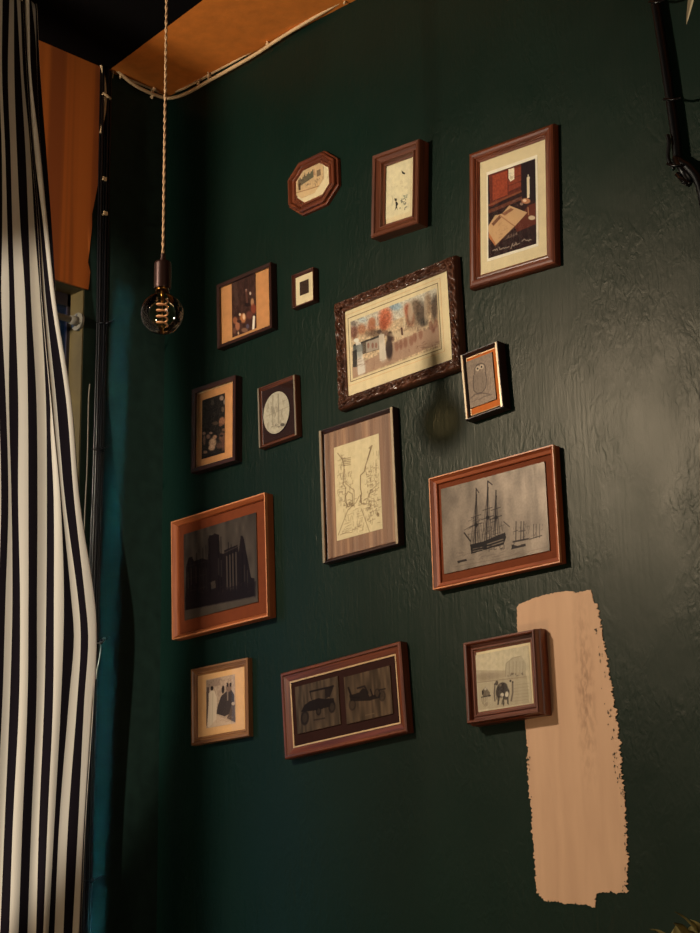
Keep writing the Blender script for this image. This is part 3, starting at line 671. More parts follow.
# --- oval
q = [(449,167),(593,167),(593,399),(449,399)]
q = [(449,190),(594,148),(594,378),(449,420)]
a = Art(q, c, (184, 172, 146), 3, 9); a.noise(.06, 5)
a.scrib((470,200,570,350), 46, 2, (120, 110, 90), .5, 34, .95).line([(505,190),(500,350)], 5, (130, 118, 96), .5).line([(535,185),(532,340)], 6, (120, 108, 88), .5).ell(553, 352, 11, 9, (60, 52, 44), .8).scrib((490,340,570,370), 14, 2.5, (90, 80, 66), .6, 8).line([(470,300),(590,255)], 2.5, (130, 118, 96), .5)
picture('small frame with a pale oval sketch in a dark brown mount', S(c, [(410,150),(612,85),(637,412),(431,465)]), S(c, [(430,160),(598,105),(618,402),(445,445)]),
        .018, 'mid', 'bevel', MAT['mat_dark'], [('oval', a, S(c, q), MAT['paper'])], mat_h=.6, stiles=(.12, .62, .97, MAT['silver']))  # stile highlights put in as pale bands
# --- street sketch
c = CR['K']; q = [(122,275),(355,201),(381,692),(145,755)]
a = Art(q, c, (214, 196, 150), 2.6, 10); a.noise(.03, 8)
j = lambda P: [((330-310+x/8.117)*5.18, (430-395+y/8.11)*5.18) for x, y in P]; b3 = (110, 84, 56)
def jb(x0, y0, x1, y1): p = j([(x0, y0), (x1, y1)]); return (*p[0], *p[1])
a.line(j([(60,190),(100,240),(115,290),(110,440),(130,470),(125,580),(150,620),(200,610)]), 3, b3, .7).line(j([(330,150),(310,230),(290,290),(280,340),(250,370),(250,470),(260,520),(250,590)]), 3.5, b3, .75)
a.line(j([(318,150),(340,130),(305,240)]), 5, b3, .6).line(j([(120,320),(125,430),(170,470),(200,490),(200,600)]), 2.5, b3, .6)
for y in range(235, 300, 14): a.line(j([(110,y),(165,y-8)]), 2.6, b3, .7)
a.line(j([(130,540),(150,500),(185,520),(190,610),(140,600),(130,540)]), 2.6, b3, .7).line(j([(240,540),(215,590),(150,650),(75,850)]), 2.6, b3, .6).line(j([(260,640),(330,830)]), 2.4, b3, .6).line(j([(400,430),(330,500),(300,590)]), 2.4, b3, .6).line(j([(320,520),(400,470)]), 2.4, b3, .6).line(j([(250,530),(262,600),(300,600)]), 4, b3, .7)
a.scrib(jb(62,200,110,580), 60, 2, b3, .45, 20).scrib(jb(290,290,380,470), 70, 2.2, b3, .5, 12, .6).scrib(jb(120,320,200,480), 18, 2, b3, .4, 20, .8).scrib(jb(80,560,400,640), 60, 2.4, b3, .5, 16).scrib(jb(100,640,250,840), 40, 2, b3, .35, 30).scrib(jb(310,480,400,760), 60, 2.4, b3, .5, 18, .6).scrib(jb(220,640,300,800), 26, 2, b3, .35, 26, .8).scrib(jb(350,170,400,460), 22, 2, b3, .3, 26, .9)
a.ell(*j([(395,685)])[0], 8, 9, b3, .6).line(j([(90,850),(130,835),(185,830)]), 2, b3, .6)
picture('tall frame with an ink street sketch on a brown mount with painted-in reflection bands', S(c, [(42,190),(428,55),(460,778),(70,866)]), S(c, [(70,200),(405,95),(437,775),(90,855)]),
        .020, 'darker', 'bevel', MAT['reflect_bands'], [('print', a, S(c, q), MAT['paper'])], mat_h=.6, stiles=(.1, .72, .97, MAT['silver']))
# --- ship
c = CR['Sh']; q = [(95,238),(548,118),(573,510),(110,605)]
a = Art(q, c, (116, 100, 84), 2.4, 11); a.noise(.16, 16, aspect=2.5); a.noise(.05, 3)
s_ = lambda P: [((455-420+x/7)*4.375, (475-435+y/7)*4.375) for x, y in P]; S1 = lambda x, y: s_([(x, y)])[0]
k3 = (20, 12, 11)
a.poly(s_([(110,485),(190,470),(300,425),(355,405),(362,440),(345,490),(230,520),(118,552)]), k3, .92)
for o_ in (0, 16): a.line(s_([(130,518+o_),(200,505+o_)]), 2, (150, 130, 106), .7).line(s_([(230,486+o_*1.2),(340,452+o_*1.2)]), 3, (160, 140, 114), .6)
for x, yb, yt, yy in ((152,480,100,350),(232,455,50,300),(290,425,110,300)):
    a.line(s_([(x-6,yb),(x,yt)]), 3, k3, .95).line(s_([(x-40,yb+10),(x,yt+60),(x+30,yb-10)]), 1.6, k3, .6).line(s_([(x-20,yb),(x,yy-40),(x+14,yb)]), 2, k3, .6)
    a.ell(*S1(x, yy), 8, 9, k3, .85).line(s_([(x-44,yy+14),(x+40,yy-14)]), 2.2, k3, .8).line(s_([(x-34,yy-50),(x+32,yy-72)]), 2, k3, .7).line(s_([(x-3,yy-80),(x+2,yt+40)]), 4, k3, .8)
a.line(s_([(70,405),(112,462)]), 4, k3, .8).line(s_([(70,385),(150,340)]), 1.6, k3, .6).line(s_([(232,45),(262,70)]), 3.5, k3, .8).line(s_([(150,95),(170,125)]), 3, k3, .7).line(s_([(345,330),(385,365)]), 3, k3, .6)
a.scrib([*S1(90,300), *S1(350,450)], 60, 1.5, k3, .4, 26, .6).scrib([*S1(120,490), *S1(350,530)], 26, 2, k3, .6, 14, .3).scrib([*S1(410,350), *S1(620,450)], 30, 1.5, k3, .35, 14, .8)
for x, yb, yt in ((152,470,230),(232,445,180),(290,420,200)):
    for q_ in (-26,-16,16,26): a.line(s_([(x+q_,yb),(x,yt)]), 1.1, k3, .45)
for x in (430,465,485): a.line(s_([(x,460),(x+2,330)]), 2.6, k3, .75).line(s_([(x-14,400),(x+14,392)]), 2, k3, .6)
a.line(s_([(412,472),(518,452)]), 5, k3, .85).poly(s_([(400,490),(440,500),(500,485),(500,505),(400,525)]), k3, .8).line(s_([(400,525),(420,480)]), 2, k3, .6)
for x in (555,575,600): a.line(s_([(x,445),(x,350)]), 2, k3, .6)
a.line(s_([(530,455),(615,430)]), 3, k3, .7).poly(s_([(20,600),(85,585),(88,600),(25,615)]), k3, .8).line(s_([(0,640),(300,590),(660,510)]), 2, (92, 74, 60), .5).scrib([*S1(0,540), *S1(660,600)], 30, 2, (88, 70, 58), .4, 30, 0)
def rim(e, w, h, ww, t):
    P = [(-w/2, 0), (w/2, 0), (w/2, h), (-w/2, h)]
    V, Fc, idx = sweep(P, [(-.0004, t*.7), (-.0004, t+.0006), (.0022, t+.0006), (.0022, t*.9)], None)
    mesh_obj('pale_edge', V, Fc, MAT['rim'], e)['label'] = 'pale front edge'
MAT['rim'] = plain('pale_wood_edge', (206, 132, 84), .4)  # paler strip round the front edge of the frame
PR_SHIP = [(0, 0), (0, 1), (.09, 1), (.3, .62), (.34, .5), (1, .5), (1, .35)]
picture('teak frame with an etched sailing warship, beside the peach patch', S(c, [(38,190),(580,45),(615,560),(60,672)]), S(c, [(68,215),(568,80),(590,540),(85,640)]),
        .022, 'teak', 'flat', MAT['mat_brownred'], [('plate', a, S(c, q), MAT['plate'])], glass=False, mat_h=.35, extra=rim, bigprof=[(0, 0), (0, 1), (.14, 1), (.5, .7), (.92, .6), (1, .55), (1, .2)])
# --- cathedral
c = CR['Ca']; q = [(140,290),(535,187),(540,672),(135,770)]
a = Art(q, c, (74, 62, 52), 2.4, 12); a.noise(.2, 10, aspect=3); k4 = (28, 18, 20)
a.poly([(150,470),(165,420),(185,415),(195,440),(240,425),(270,435),(272,330),(282,300),(300,300),(310,290),(335,300),(338,400),(360,405),(362,385),(435,358),(440,400),(452,310),(462,310),(470,330),(478,380),(490,450),(505,540),(524,545),(524,640),(300,680),(142,712)], k4, .88)
for x in (165,185,210,245,262,282,330,345,385,400,418,460,480): a.line([(x, 300+abs(x-330)*.8), (x, 620)], 3, (18, 12, 14), .7)
for x in (375,392,408,425): a.line([(x,420-(x-375)*.4),(x,600)], 5, (92, 76, 62), .75)
for x, y in ((160,500),(178,480),(205,470),(330,430),(345,440),(470,470),(485,500)): a.line([(x,y),(x,y+90)], 3.5, (74, 60, 50), .6)
for y in (400, 470, 540): a.line([(150,y+70),(260,y+44)], 2, (66, 54, 46), .5)
for x in (225,245,262): a.line([(x,480),(x,600)], 3, (62, 50, 42), .5)
a.poly([(285,560),(310,550),(312,590),(288,600)], (84, 70, 56), .8).line([(272,310),(278,400)], 3, (60, 50, 44), .7).line([(362,400),(434,368)], 3, (80, 66, 54), .7)
a.poly([(140,635),(530,560),(530,650),(143,712)], (32, 22, 24), .6).scrib((150,560,520,620), 30, 3, (56, 44, 38), .5, 14).poly([(136,716),(540,640),(540,675),(135,770)], (88, 74, 60), .7)
picture('orange wooden frame with a dark etching of a cathedral', S(c, [(60,235),(577,65),(590,752),(70,872)]), S(c, [(95,240),(560,98),(568,745),(100,855)]),
        .028, 'orange', 'flat', MAT['mat_brownred'], [('plate', a, S(c, q), MAT['plate'])], glass=False, mat_h=.45, extra=rim, bigprof=[(0, 0), (0, 1), (.3, 1), (.9, .7), (1, .6), (1, .3)])
# --- wedding couple
c = CR['W']; q = [(195,272),(462,236),(482,690),(208,724)]
a = Art(q, c, (186, 156, 130), 3, 13); a.noise(.08, 4)
a.poly([(197,280),(330,255),(330,330),(200,345)], (150, 122, 104), .7).scrib((205,270,450,320), 20, 4, (120, 94, 80), .5, 20)
a.poly([(200,340),(228,340),(215,700),(205,700)], (70, 54, 52), .8).ell(252, 352, 14, 20, (44, 32, 30)).poly([(222,400),(240,375),(275,375),(305,460),(300,560),(300,700),(240,725),(215,700),(225,500)], (218, 196, 166)).line([(262,400),(262,690)], 5, (190, 166, 138), .7).line([(285,350),(300,420),(300,480)], 6, (210, 184, 154), .7)
a.poly([(335,440),(350,420),(400,380),(430,370),(460,420),(466,500),(440,520),(420,600),(380,620),(300,590),(310,520)], (60, 50, 52), .92).ell(408, 355, 26, 40, (134, 104, 88)).poly([(388,310),(400,310),(405,350),(392,345)], (36, 30, 32)).poly([(420,310),(432,315),(432,350),(420,345)], (36, 30, 32)).ell(356, 370, 13, 36, (48, 38, 38)).line([(400,390),(402,470)], 8, (170, 142, 120), .8)
a.poly([(440,510),(468,490),(480,680),(400,640)], (84, 66, 60), .85).poly([(300,600),(400,650),(480,692),(230,718),(300,640)], (206, 176, 146), .85).ell(455, 505, 16, 16, (196, 168, 140), .9).scrib((300,610,460,690), 16, 4, (168, 134, 110), .5, 30, .1)
picture('small gilded brown frame with a sepia wedding couple, lowest at left', S(c, [(45,170),(577,85),(600,812),(65,880)]), S(c, [(100,238),(542,178),(560,745),(112,790)]),
        .016, 'gold', 'scoop', MAT['mat_tan'] if False else plain('warm_cream_mat', (216, 172, 118), .8, var=.04), [('print', a, S(c, q), MAT['paper'])], mat_h=.55)
# --- two vintage cars
c = CR['Cr']
qa = [(334,135),(462,110),(473,248),(349,271)]; qb = [(480,106),(612,79),(627,216),(490,244)]
w5 = lambda P: [((285-180+x/5.833)*2.917, (655-640+y/5.83)*2.917) for x, y in P]; W1 = lambda x, y: w5([(x, y)])[0]; k5 = (30, 20, 18)
a = Art(qa, c, (84, 64, 46), 2.6, 14); a.noise(.3, 6, aspect=9)
a.line(w5([(150,215),(205,205),(270,195),(285,190)]), 4, k5, .95).line(w5([(150,215),(160,260)]), 2, k5, .8).line(w5([(240,200),(245,265)]), 2, k5, .8).poly(w5([(150,270),(200,255),(235,262),(290,260),(300,300),(200,325),(100,330),(120,290)]), k5, .9).poly(w5([(240,205),(290,190),(270,250),(248,258)]), k5, .8)
for x, y, r_ in ((125,365,13),(282,310,11),(205,330,8)): a.ell(*W1(x, y), r_*.95, r_*1.6, k5, .75, .2).ell(*W1(x, y), r_*.55, r_*1.05, (70, 54, 40), .6, .3)
a.line(w5([(180,380),(240,372)]), 3, k5, .6)
b_ = Art(qb, c, (88, 66, 46), 2.6, 15); b_.noise(.3, 6, aspect=9)
b_.line(w5([(375,185),(395,240),(440,245)]), 4, k5, .9).line(w5([(430,190),(470,180),(490,220)]), 4, k5, .8).poly(w5([(380,230),(440,215),(460,190),(480,200),(500,240),(580,220),(585,245),(500,265),(390,265)]), k5, .85).line(w5([(505,200),(520,240)]), 3, k5, .9).line(w5([(530,240),(560,205),(590,200)]), 3, k5, .8)
for x, y, r_ in ((400,285,11),(575,240,10),(545,225,9)): b_.ell(*W1(x, y), r_, r_*1.6, k5, .5, .2).ell(*W1(x, y), r_*.6, r_*1.1, (80, 60, 42), .7, .3)
b_.line(w5([(480,350),(530,340)]), 2, (120, 92, 66), .7)
picture('wide red-brown frame with two vintage car plates side by side', S(c, [(290,95),(639,8),(665,275),(306,340)]), S(c, [(323,113),(628,43),(648,248),(333,305)]),
        .024, 'red', 'bevel', MAT['mat_dark'], [('plate', a, S(c, qa), MAT['plate']), ('plate', b_, S(c, qb), MAT['plate'])], glass=False, edge=(.0035, MAT['gilt']), mat_h=.55)
# --- cart scene over the patch
c = CR['Q']; q = [(120,198),(478,146),(528,530),(143,572)]
a = Art(q, c, (206, 190, 154), 3, 16); a.noise(.05, 8)
a.poly([(140,290),(330,300),(475,330),(480,360),(150,375)], (176, 156, 124), .7).ell(200, 335, 60, 25, (150, 130, 102), .6, .8).ell(260, 330, 60, 18, (156, 136, 108), .5, .8)
a.poly([(335,260),(380,225),(440,215),(470,260),(474,345),(340,345)], (180, 164, 134), .8).line([(335,340),(338,255),(380,222),(436,212)], 3, (130, 114, 90), .7)
for x in (360,385,405,430,450): a.line([(x,245),(x+3,340)], 3, (150, 134, 106), .6)
a.line([(150,372),(300,360),(480,348)], 3, (140, 120, 94), .8).scrib((345,320,475,345), 12, 4, (100, 84, 66), .7, 10).poly([(152,378),(485,355),(510,525),(158,560)], (178, 160, 128), .7)
for y in range(400, 520, 22): a.line([(390,y),(500,y-8)], 2, (150, 132, 104), .6)
a.ell(320, 410, 34, 32, (60, 48, 42), .95).ell(300, 440, 24, 44, (66, 54, 46), .9).ell(345, 450, 24, 44, (60, 50, 44), .9).ell(352, 460, 12, 20, (214, 200, 170)).ell(320, 462, 12, 14, (210, 196, 166)).ell(372, 400, 16, 30, (190, 172, 140), .9).ell(280, 380, 10, 16, (80, 66, 54), .9).ell(305, 395, 8, 8, (120, 100, 80), .9).ell(372, 370, 7, 8, (70, 56, 46), .9)
a.line([(268,400),(266,450),(272,500)], 7, (96, 80, 66), .9).line([(388,392),(392,450),(384,505)], 8, (110, 92, 76), .9).ell(268, 388, 6, 8, (70, 58, 50), .9).ell(388, 380, 6, 8, (70, 58, 50), .9).line([(298,470),(296,525)], 5, (50, 42, 38), .9).line([(330,475),(334,525)], 5, (50, 42, 38), .9).line([(356,480),(362,522)], 5, (50, 42, 38), .9)
a.scrib((280,460,370,520), 22, 4, (80, 66, 54), .7, 26, 1).poly([(180,430),(205,400),(235,440),(240,470),(190,465)], (110, 94, 76), .9).line([(180,470),(240,462)], 5, (50, 40, 34), .9).ell(205, 415, 8, 10, (190, 176, 150)).ell(188, 440, 6, 16, (54, 44, 38), .9).scrib((180,470,240,520), 10, 3, (120, 102, 80), .6, 30, 1)
picture('small square stepped frame with a horse cart photograph, over the peach patch', S(c, [(38,112),(522,36),(562,598),(92,642)]), S(c, [(118,190),(470,140),(522,540),(142,575)]),
        .042, 'red', 'step', MAT['mat_cream'], [('print', a, S(c, q), MAT['paper'])], mat_h=.62, bigprof=[(-.12, 0), (-.12, .55), (-.02, .6), (0, .92), (.06, 1), (.2, 1), (.28, .95), (.3, .72), (.55, .66), (.62, .74), (.74, .74), (.82, .66), (1, .62), (1, .5)])

# ------------------------------------------------------------------ pendant lamp
BD = 3.78
pb = at(162.2, 313.5, BD)
LM = empty('pendant_lamp', (pb.x, pb.y, HC), 'bare globe bulb hanging on a twisted beige cord', 'pendant lamp')
u = BD/F*1.0
Zb = pb.z-HC
R = 21.3*u
# globe with neck, neck end at socket
prof = []
zc = Zb
for k_ in range(0, 25):
    an = -pi/2 + k_/24*(pi/2+radians(66)); prof.append((max(R*cos(an), .0004), zc+R*sin(an)))
rn = 7.4*u
prof += [(R*.37, zc+R*.965), (rn, zc+R*1.05), (rn*.98, zc+R*1.36)]
bulb = mesh_obj('bulb', *lathe(prof, n=56), MAT['bulb'], LM, smooth=True); bulb['label'] = 'clear amber-tinted globe glass'
zn = zc+R*1.36
sw, sh = 8.6*u, 28.5*u
zs = zc + R + 5.0*u
mesh_obj('screw_collar', *lathe([(rn*.8, zn-.6*rn), (rn*.9, zn-.5*rn), (rn*.8, zn-.3*rn), (rn*.9, zn-.1*rn), (rn*.8, zn+.1*rn), (rn*.8, zs+.01)], n=32), MAT['brass'], bulb, smooth=True)
mesh_obj('lamp_holder', *lathe([(rn*.9, zs+.004), (sw*.97, zs), (sw, zs+.002), (sw, zs+sh*.93), (sw*.93, zs+sh), (sw*.4, zs+sh*1.01), (3*u, zs+sh+.001), (2.9*u, zs+sh+4.5*u), (2.3*u, zs+sh+5*u), (2.3*u, zs+sh+9*u), (1.6*u, zs+sh+9.5*u), (.0005, zs+sh+9.5*u)], n=40), MAT['socket'], LM, smooth=False)['label'] = 'dark bronze cylinder lamp holder'
# filament: spiral coil and glass stem
P = []
for k_ in range(0, 190):
    t = k_/189; an = t*2*pi*4.2; rr = 5.4*u
    P.append((rr*cos(an), rr*sin(an), zc+14*u - t*27*u))
fil = mesh_obj('filament', *tube(P, .8*u, 8), MAT['filament'], bulb, smooth=True); fil['label'] = 'copper spiral filament'
mesh_obj('filament_support', *merge(tube([(0, 0, zn), (0, 0, zc+10*u)], [2.2*u, 1.4*u], 10), tube([(0, 0, zc+12*u), (0, 0, zc-14*u)], .35*u, 6)), MAT['brass'], bulb, smooth=True)
# twisted cord
z_top, z_bot = 0.0, zs+sh+9*u
d_ = []
nn = 520
for ph in (0, pi):
    P = []
    for k_ in range(nn):
        z = z_bot+(z_top-z_bot)*k_/(nn-1); an = ph+(z-z_bot)/.0185*pi
        P.append((.0016*cos(an), .0016*sin(an), z))
    d_.append(tube(P, .0017, 6))
mesh_obj('cord', *merge(*d_), plain('beige_braided_flex', (178, 142, 104), .8, var=.25, scale=400), LM, smooth=True)
mesh_obj('ceiling_rose', *lathe([(.0005, -.022), (.02, -.022), (.045, -.012), (.05, 0)], n=36), MAT['socket'], LM, smooth=True)

# ------------------------------------------------------------------ curtain
ys = [-40, 0, 40, 75, 150, 225, 300, 400, 430, 500, 600, 640, 700, 820, 933, 1060]
T = {
 'S6': {0:(-1,2.5),75:(-1,2),150:(1.5,5),225:(2,7),300:(1,9),400:(5.5,8.5),500:(8,11),600:(5,12),700:(2,9.5),820:(-4,4.5),933:(-9,0)},
 'S5': {0:(9,13.5),75:(7.5,14),150:(10,16.5),225:(12,20),300:(14.5,25),400:(18,27.5),500:(18,28),600:(20,28),700:(19,27),820:(13,22),933:(9,18)},
 'S4': {0:(16.5,20),75:(20.5,23),150:(25,30),225:(28,34),300:(30.5,40),400:(36,45.5),500:(37,46.5),600:(36.5,46),700:(36,44),820:(31,39),933:(27,36)},
 'S3': {0:(23,23.2),150:(32,32.2),225:(38,38.2),300:(42,42.3),400:(50.5,51),430:(51,53.5),500:(54,60),600:(54,63.5),700:(53,60.5),820:(47.5,54),933:(43,48)},
 'S2': {0:(23.6,23.8),150:(32.6,32.8),225:(39,39.6),300:(43,45.6),400:(51.5,56),430:(54,58.5),500:(61,64.8),600:(71,78),640:(73.5,80.5),700:(68.5,77),820:(59,68),933:(54,63)},
 'S1': {0:(25.5,29),75:(28.5,31),150:(34.5,39.5),225:(43.5,47),300:(51.5,55),400:(66,70.5),500:(74,79),600:(85,94),640:(88,95.8),700:(84,93),820:(78,85),933:(72,80)},
 'S0': {0:(31,35),40:(35,36),75:(36.5,36.7),150:(40,40.2),225:(47.2,47.4),300:(55.2,55.3),400:(70.7,70.8),500:(79.2,79.3),600:(94.2,94.3),640:(96,96.1),700:(93.2,93.3),820:(85.2,85.3),933:(80.2,80.3)},
}
RE = {0:37,75:40.5,150:46,225:51.5,290:55.6,300:55.8,400:71,500:79.6,600:94.6,640:96.4,700:93.6,820:85.6,933:80.6}
def interp(tab, y, i=None):
    k_ = sorted(tab); v = [tab[q_] if i is None else tab[q_][i] for q_ in k_]
    if y <= k_[0]: return v[0]+(y-k_[0])*(v[1]-v[0])/(k_[1]-k_[0])*.3
    if y >= k_[-1]: return v[-1]+(y-k_[-1])*(v[-1]-v[-2])/(k_[-1]-k_[-2])
    # smooth cubic (Catmull-Rom, monotone enough)
    j_ = max(n_ for n_ in range(len(k_)) if k_[n_] <= y); j_ = min(j_, len(k_)-2)
    x0, x1 = k_[j_], k_[j_+1]; h_ = x1-x0; t = (y-x0)/h_
    m = lambda a_: (v[a_+1]-v[a_-1])/(k_[a_+1]-k_[a_-1]) if 0 < a_ < len(k_)-1 else (v[1]-v[0])/(k_[1]-k_[0]) if a_ == 0 else (v[-1]-v[-2])/(k_[-1]-k_[-2])
    return (2*t**3-3*t*t+1)*v[j_]+(t**3-2*t*t+t)*h_*m(j_)+(-2*t**3+3*t*t)*v[j_+1]+(t**3-t*t)*h_*m(j_+1)
SUB = 4
rows = list(range(-24, 1060, 12))
V, Fc, UV = [], [], []
W_ = None
for ri, y in enumerate(rows):
    B = []
    for key in ('S6', 'S5', 'S4', 'S3', 'S2', 'S1', 'S0'):
        B += [interp(T[key], y, 0), interp(T[key], y, 1)]
    B.append(interp(RE, y))
    p = 12.5; left = []
    for k_ in range(1, 24):
        w_ = max(0, 1-k_/9); xb = B[0]*w_-1*(1-w_)-p*k_
        left = [xb, xb+p*.5]+left
    B = left+B
    for q_ in range(1, len(B)): B[q_] = max(B[q_], B[q_-1]+.05)
    W_ = (len(B)-1)*SUB+1
    for c_ in range(W_):
        i_ = min(c_//SUB, len(B)-2); t = c_/SUB-i_
        x = B[i_]+(B[i_+1]-B[i_])*t; s_idx = c_/SUB
        fold = .004*sin(s_idx*pi/2*.92+.6) + .003*sin(s_idx*1.9+y*.004)
        fl = max(0, min(1, (s_idx-51.5)/3))*(.012 if y < 620 else .012*max(0, 1-(y-620)/120))   # the flap in front
        X = .182+fold+fl+.055*exp(-((x+170)/60)**2)  # last term: unseen bulge at the left, shaped to shade the cloth
        V.append(onX(x, y, X)); UV.append((s_idx/2, y/100))
for r_ in range(len(rows)-1):
    for c_ in range(W_-1):
        q_ = r_*W_+c_; Fc.append((q_, q_+1, q_+W_+1, q_+W_))
# run the cloth on up to the ceiling and down to the floor
zt = HC-.03
top = len(V)
for c_ in range(W_): v = V[c_].copy(); v.z = max(zt, v.z) if v.z < zt else v.z; V.append(Vector((v.x, v.y, max(v.z+.001, zt)))); UV.append((UV[c_][0], -1))
for c_ in range(W_-1): Fc.append((top+c_, top+c_+1, c_+1, c_))
last = (len(rows)-1)*W_; bot = len(V)
for c_ in range(W_): v = V[last+c_]; V.append(Vector((v.x, v.y, .04))); UV.append((UV[last+c_][0], 14))
for c_ in range(W_-1): Fc.append((last+c_, last+c_+1, bot+c_+1, bot+c_))
for v in V: v.z = min(v.z, zt)
cur = mesh_obj('curtain', V, Fc, MAT['curtain'], smooth=True)
uvl = cur.data.uv_layers.new(name='UVMap')
for lp in cur.data.loops: uvl.data[lp.index].uv = UV[lp.vertex_index]
md = cur.modifiers.new('thick', 'SOLIDIFY'); md.thickness = .0015
tag(cur, 'long black and cream vertically striped curtain over the window', 'curtain')

# ------------------------------------------------------------------ cables and fixings
def wallpt(x, y, off):
    """point on whichever wall lies behind pixel x (left wall or picture wall), off in front of it"""
    p = onY(x, y, -off)
    return p if p.x > off else onX(x, y, off)
def wire(name, pts, r, mat, off, label, cat='cable', group=None, n=8):
    P = smoothpath([wallpt(x, y, off) for x, y in pts], n)
    return tag(mesh_obj(name, *tube(P, r, 8), mat, smooth=True), label, cat, group)
g_ = 'cream cables under the ceiling'
A_ = wire('cable', [(112.5,67),(121,73.5),(133,80.5),(146,86),(157,90.5),(168,92),(180,90),(196,82),(216,71),(240,58),(268,41),(300,20),(330,4),(352,-8)], .0040, MAT['cream_cable'], .005, 'upper of the two cream cables running under the orange ceiling strip', group=g_)
B_ = wire('cable', [(117,70),(124,77),(136,86),(150,93),(161,97),(169,98.3),(180,96),(192,90.5),(206,82.5),(232,68),(256,54),(282,37),(310,20),(345,-1),(356,-8)], .0050, MAT['cream_cable'], .0155, 'lower and thicker cream cable sagging round the corner', group=g_)
for x, y in ((121,76),(154,89.5),(153,96),(199,84.5),(268,44.5),(209,76),(345,1)):
    p = wallpt(x, y, .012); s_ = .007
    d1 = boxdata((-s_*.6, -s_, -s_), (s_*.6, s_*.6, s_)); 
    P = tube([Vector((0, .01, 0)) if p.x > .02 else Vector((-.01, 0, 0)), Vector((0, -.006, 0)) if p.x > .02 else Vector((.006, 0, 0))], .0035, 10)
    arch = tube([Vector((cos(t)*.003, -.004, sin(t)*.009)) for t in np.linspace(-1.7, 1.7, 9)], .0028, 8)
    o = mesh_obj('cable_clip', *merge(P, arch), MAT['cream_cable'], smooth=True); o.location = p
    tag(o, 'small cream clip pinning the cables under the ceiling', 'cable clip', 'cream cable clips')
wire('cable', [(88,49),(96,55),(100.5,64),(103.8,76),(105.5,92),(105,108),(103,121),(100.5,133)], .0034, MAT['cream_cable'], .012, 'cream cable curving down the edge of the orange panel')
wire('wire', [(96,54.5),(102,60),(108,65),(113,70),(112.5,78)], .0011, MAT['cream_cable'], .012, 'thin pale wire from the orange panel to the ceiling corner', 'wire')
o = mesh_obj('cable_clip', *merge(tube([(-.012, 0, 0), (.006, 0, 0)], .003, 8), tube([(.005, -.016, .003), (.006, 0, 0), (.004, .012, -.004)], .0045, 8)), MAT['cream_cable'], smooth=True)
o.location = onX(106, 97, .012); tag(o, 'cream clip holding the cable on the orange panel edge', 'cable clip')
# black cables down the wall beside the curtain
bx = lambda y: np.interp(y, [60, 330, 470, 560, 630, 780, 933, 1000], [112, 108, 104, 101, 99, 95.5, 92, 90.5])
k_lab = ['black cable nearest the picture wall, running down beside the curtain', 'second black cable from the picture wall beside the curtain', 'third black cable from the picture wall, gently waving', 'black cable beside the ragged green paint edge', 'thin black cable closest to the window']
for i_ in range(5):
    pts = []
    for y in [66, 90, 130, 180, 240, 330, 400, 470, 540, 600, 640, 700, 780, 860, 933, 1000]:
        sc_ = 2.3
        pts.append((bx(y)-1.6-i_*sc_+.35*sin(y*.013+i_*.5), y))
    P = smoothpath([onX(x, y, .007+.009*(i_ % 2)) for x, y in pts], 6)
    P.append(Vector((P[-1].x, P[-1].y, .02)))
    tag(mesh_obj('cable', *tube(P, .0034, 8), MAT['black_cable'], smooth=True), k_lab[i_], 'cable', 'black cables beside the curtain')
for n_, (x, y, lab) in enumerate(((103,324,'cable tie round the black cables at bulb height'), (98,450,'twisted cable tie on the black cables above the curtain tie-back'), (97,642,'cable tie on the black cables where the curtain is caught'), (88,881,'lowest cable tie on the black cables beside the curtain'))):
    p = onX(x, y, .014)
    P = [Vector((.013*cos(t), .017*sin(t), .002*sin(2*t))) for t in np.linspace(0, 2*pi, 20)]
    tail = tube([(.012, .004, 0), (.022, .012, .006), (.024, .022, .012)], .0018, 6); knot = tube([(.010, .0, -.004), (.018, .004, .004)], .0045, 8)
    o = mesh_obj('cable_tie', *merge(tube(P, .0022, 6), tail, knot), MAT['black_pipe'], smooth=True); o.location = p
    tag(o, lab, 'cable tie')
for x, y, lab in ((103,179.5,'small white cable nail high beside the orange panel'), (104,214,'small white cable nail above the ragged green paint')):
    o = mesh_obj('cable_nail', *merge(tube([(-.014, 0, 0), (.004, 0, 0)], .003, 8), boxdata((.003, -.006, -.005), (.009, .006, .005))), MAT['cream_cable']); o.location = onX(x, y, .014); tag(o, lab, 'cable nail')
# white string end under the tie-back, catch hook
P = smoothpath([onX(x, y, .03) for x, y in ((96,643),(100,644),(100.5,650),(99,660),(97,670),(96,679))], 5)
tag(mesh_obj('string', *tube(P, .0018, 6), MAT['nickel'], smooth=True), 'short pale string end hanging from the curtain catch', 'string')
hk = tube(smoothpath([(-.028, 0, 0), (0, 0, 0), (.02, -.004, .0), (.04, -.016, .004), (.05, -.03, .0)], 5), .0022, 8)
o = mesh_obj('curtain_hook', *hk, MAT['nickel'], smooth=True); o.location = onX(100, 642.5, .03); tag(o, 'small metal hook catching the curtain edge', 'hook')
wire('wire', [(89.8,384),(88.6,400),(88,430),(87,470),(85.5,500),(84,535),(83,560)], .0018, MAT['white_paint'], .008, 'thin white wire down the window edge', 'wire')
wire('wire', [(92,500),(92.5,530),(91,560),(90,585),(91.5,610),(93.5,640)], .0012, MAT['black_pipe'], .02, 'thin shiny wire beside the black cables', 'wire')
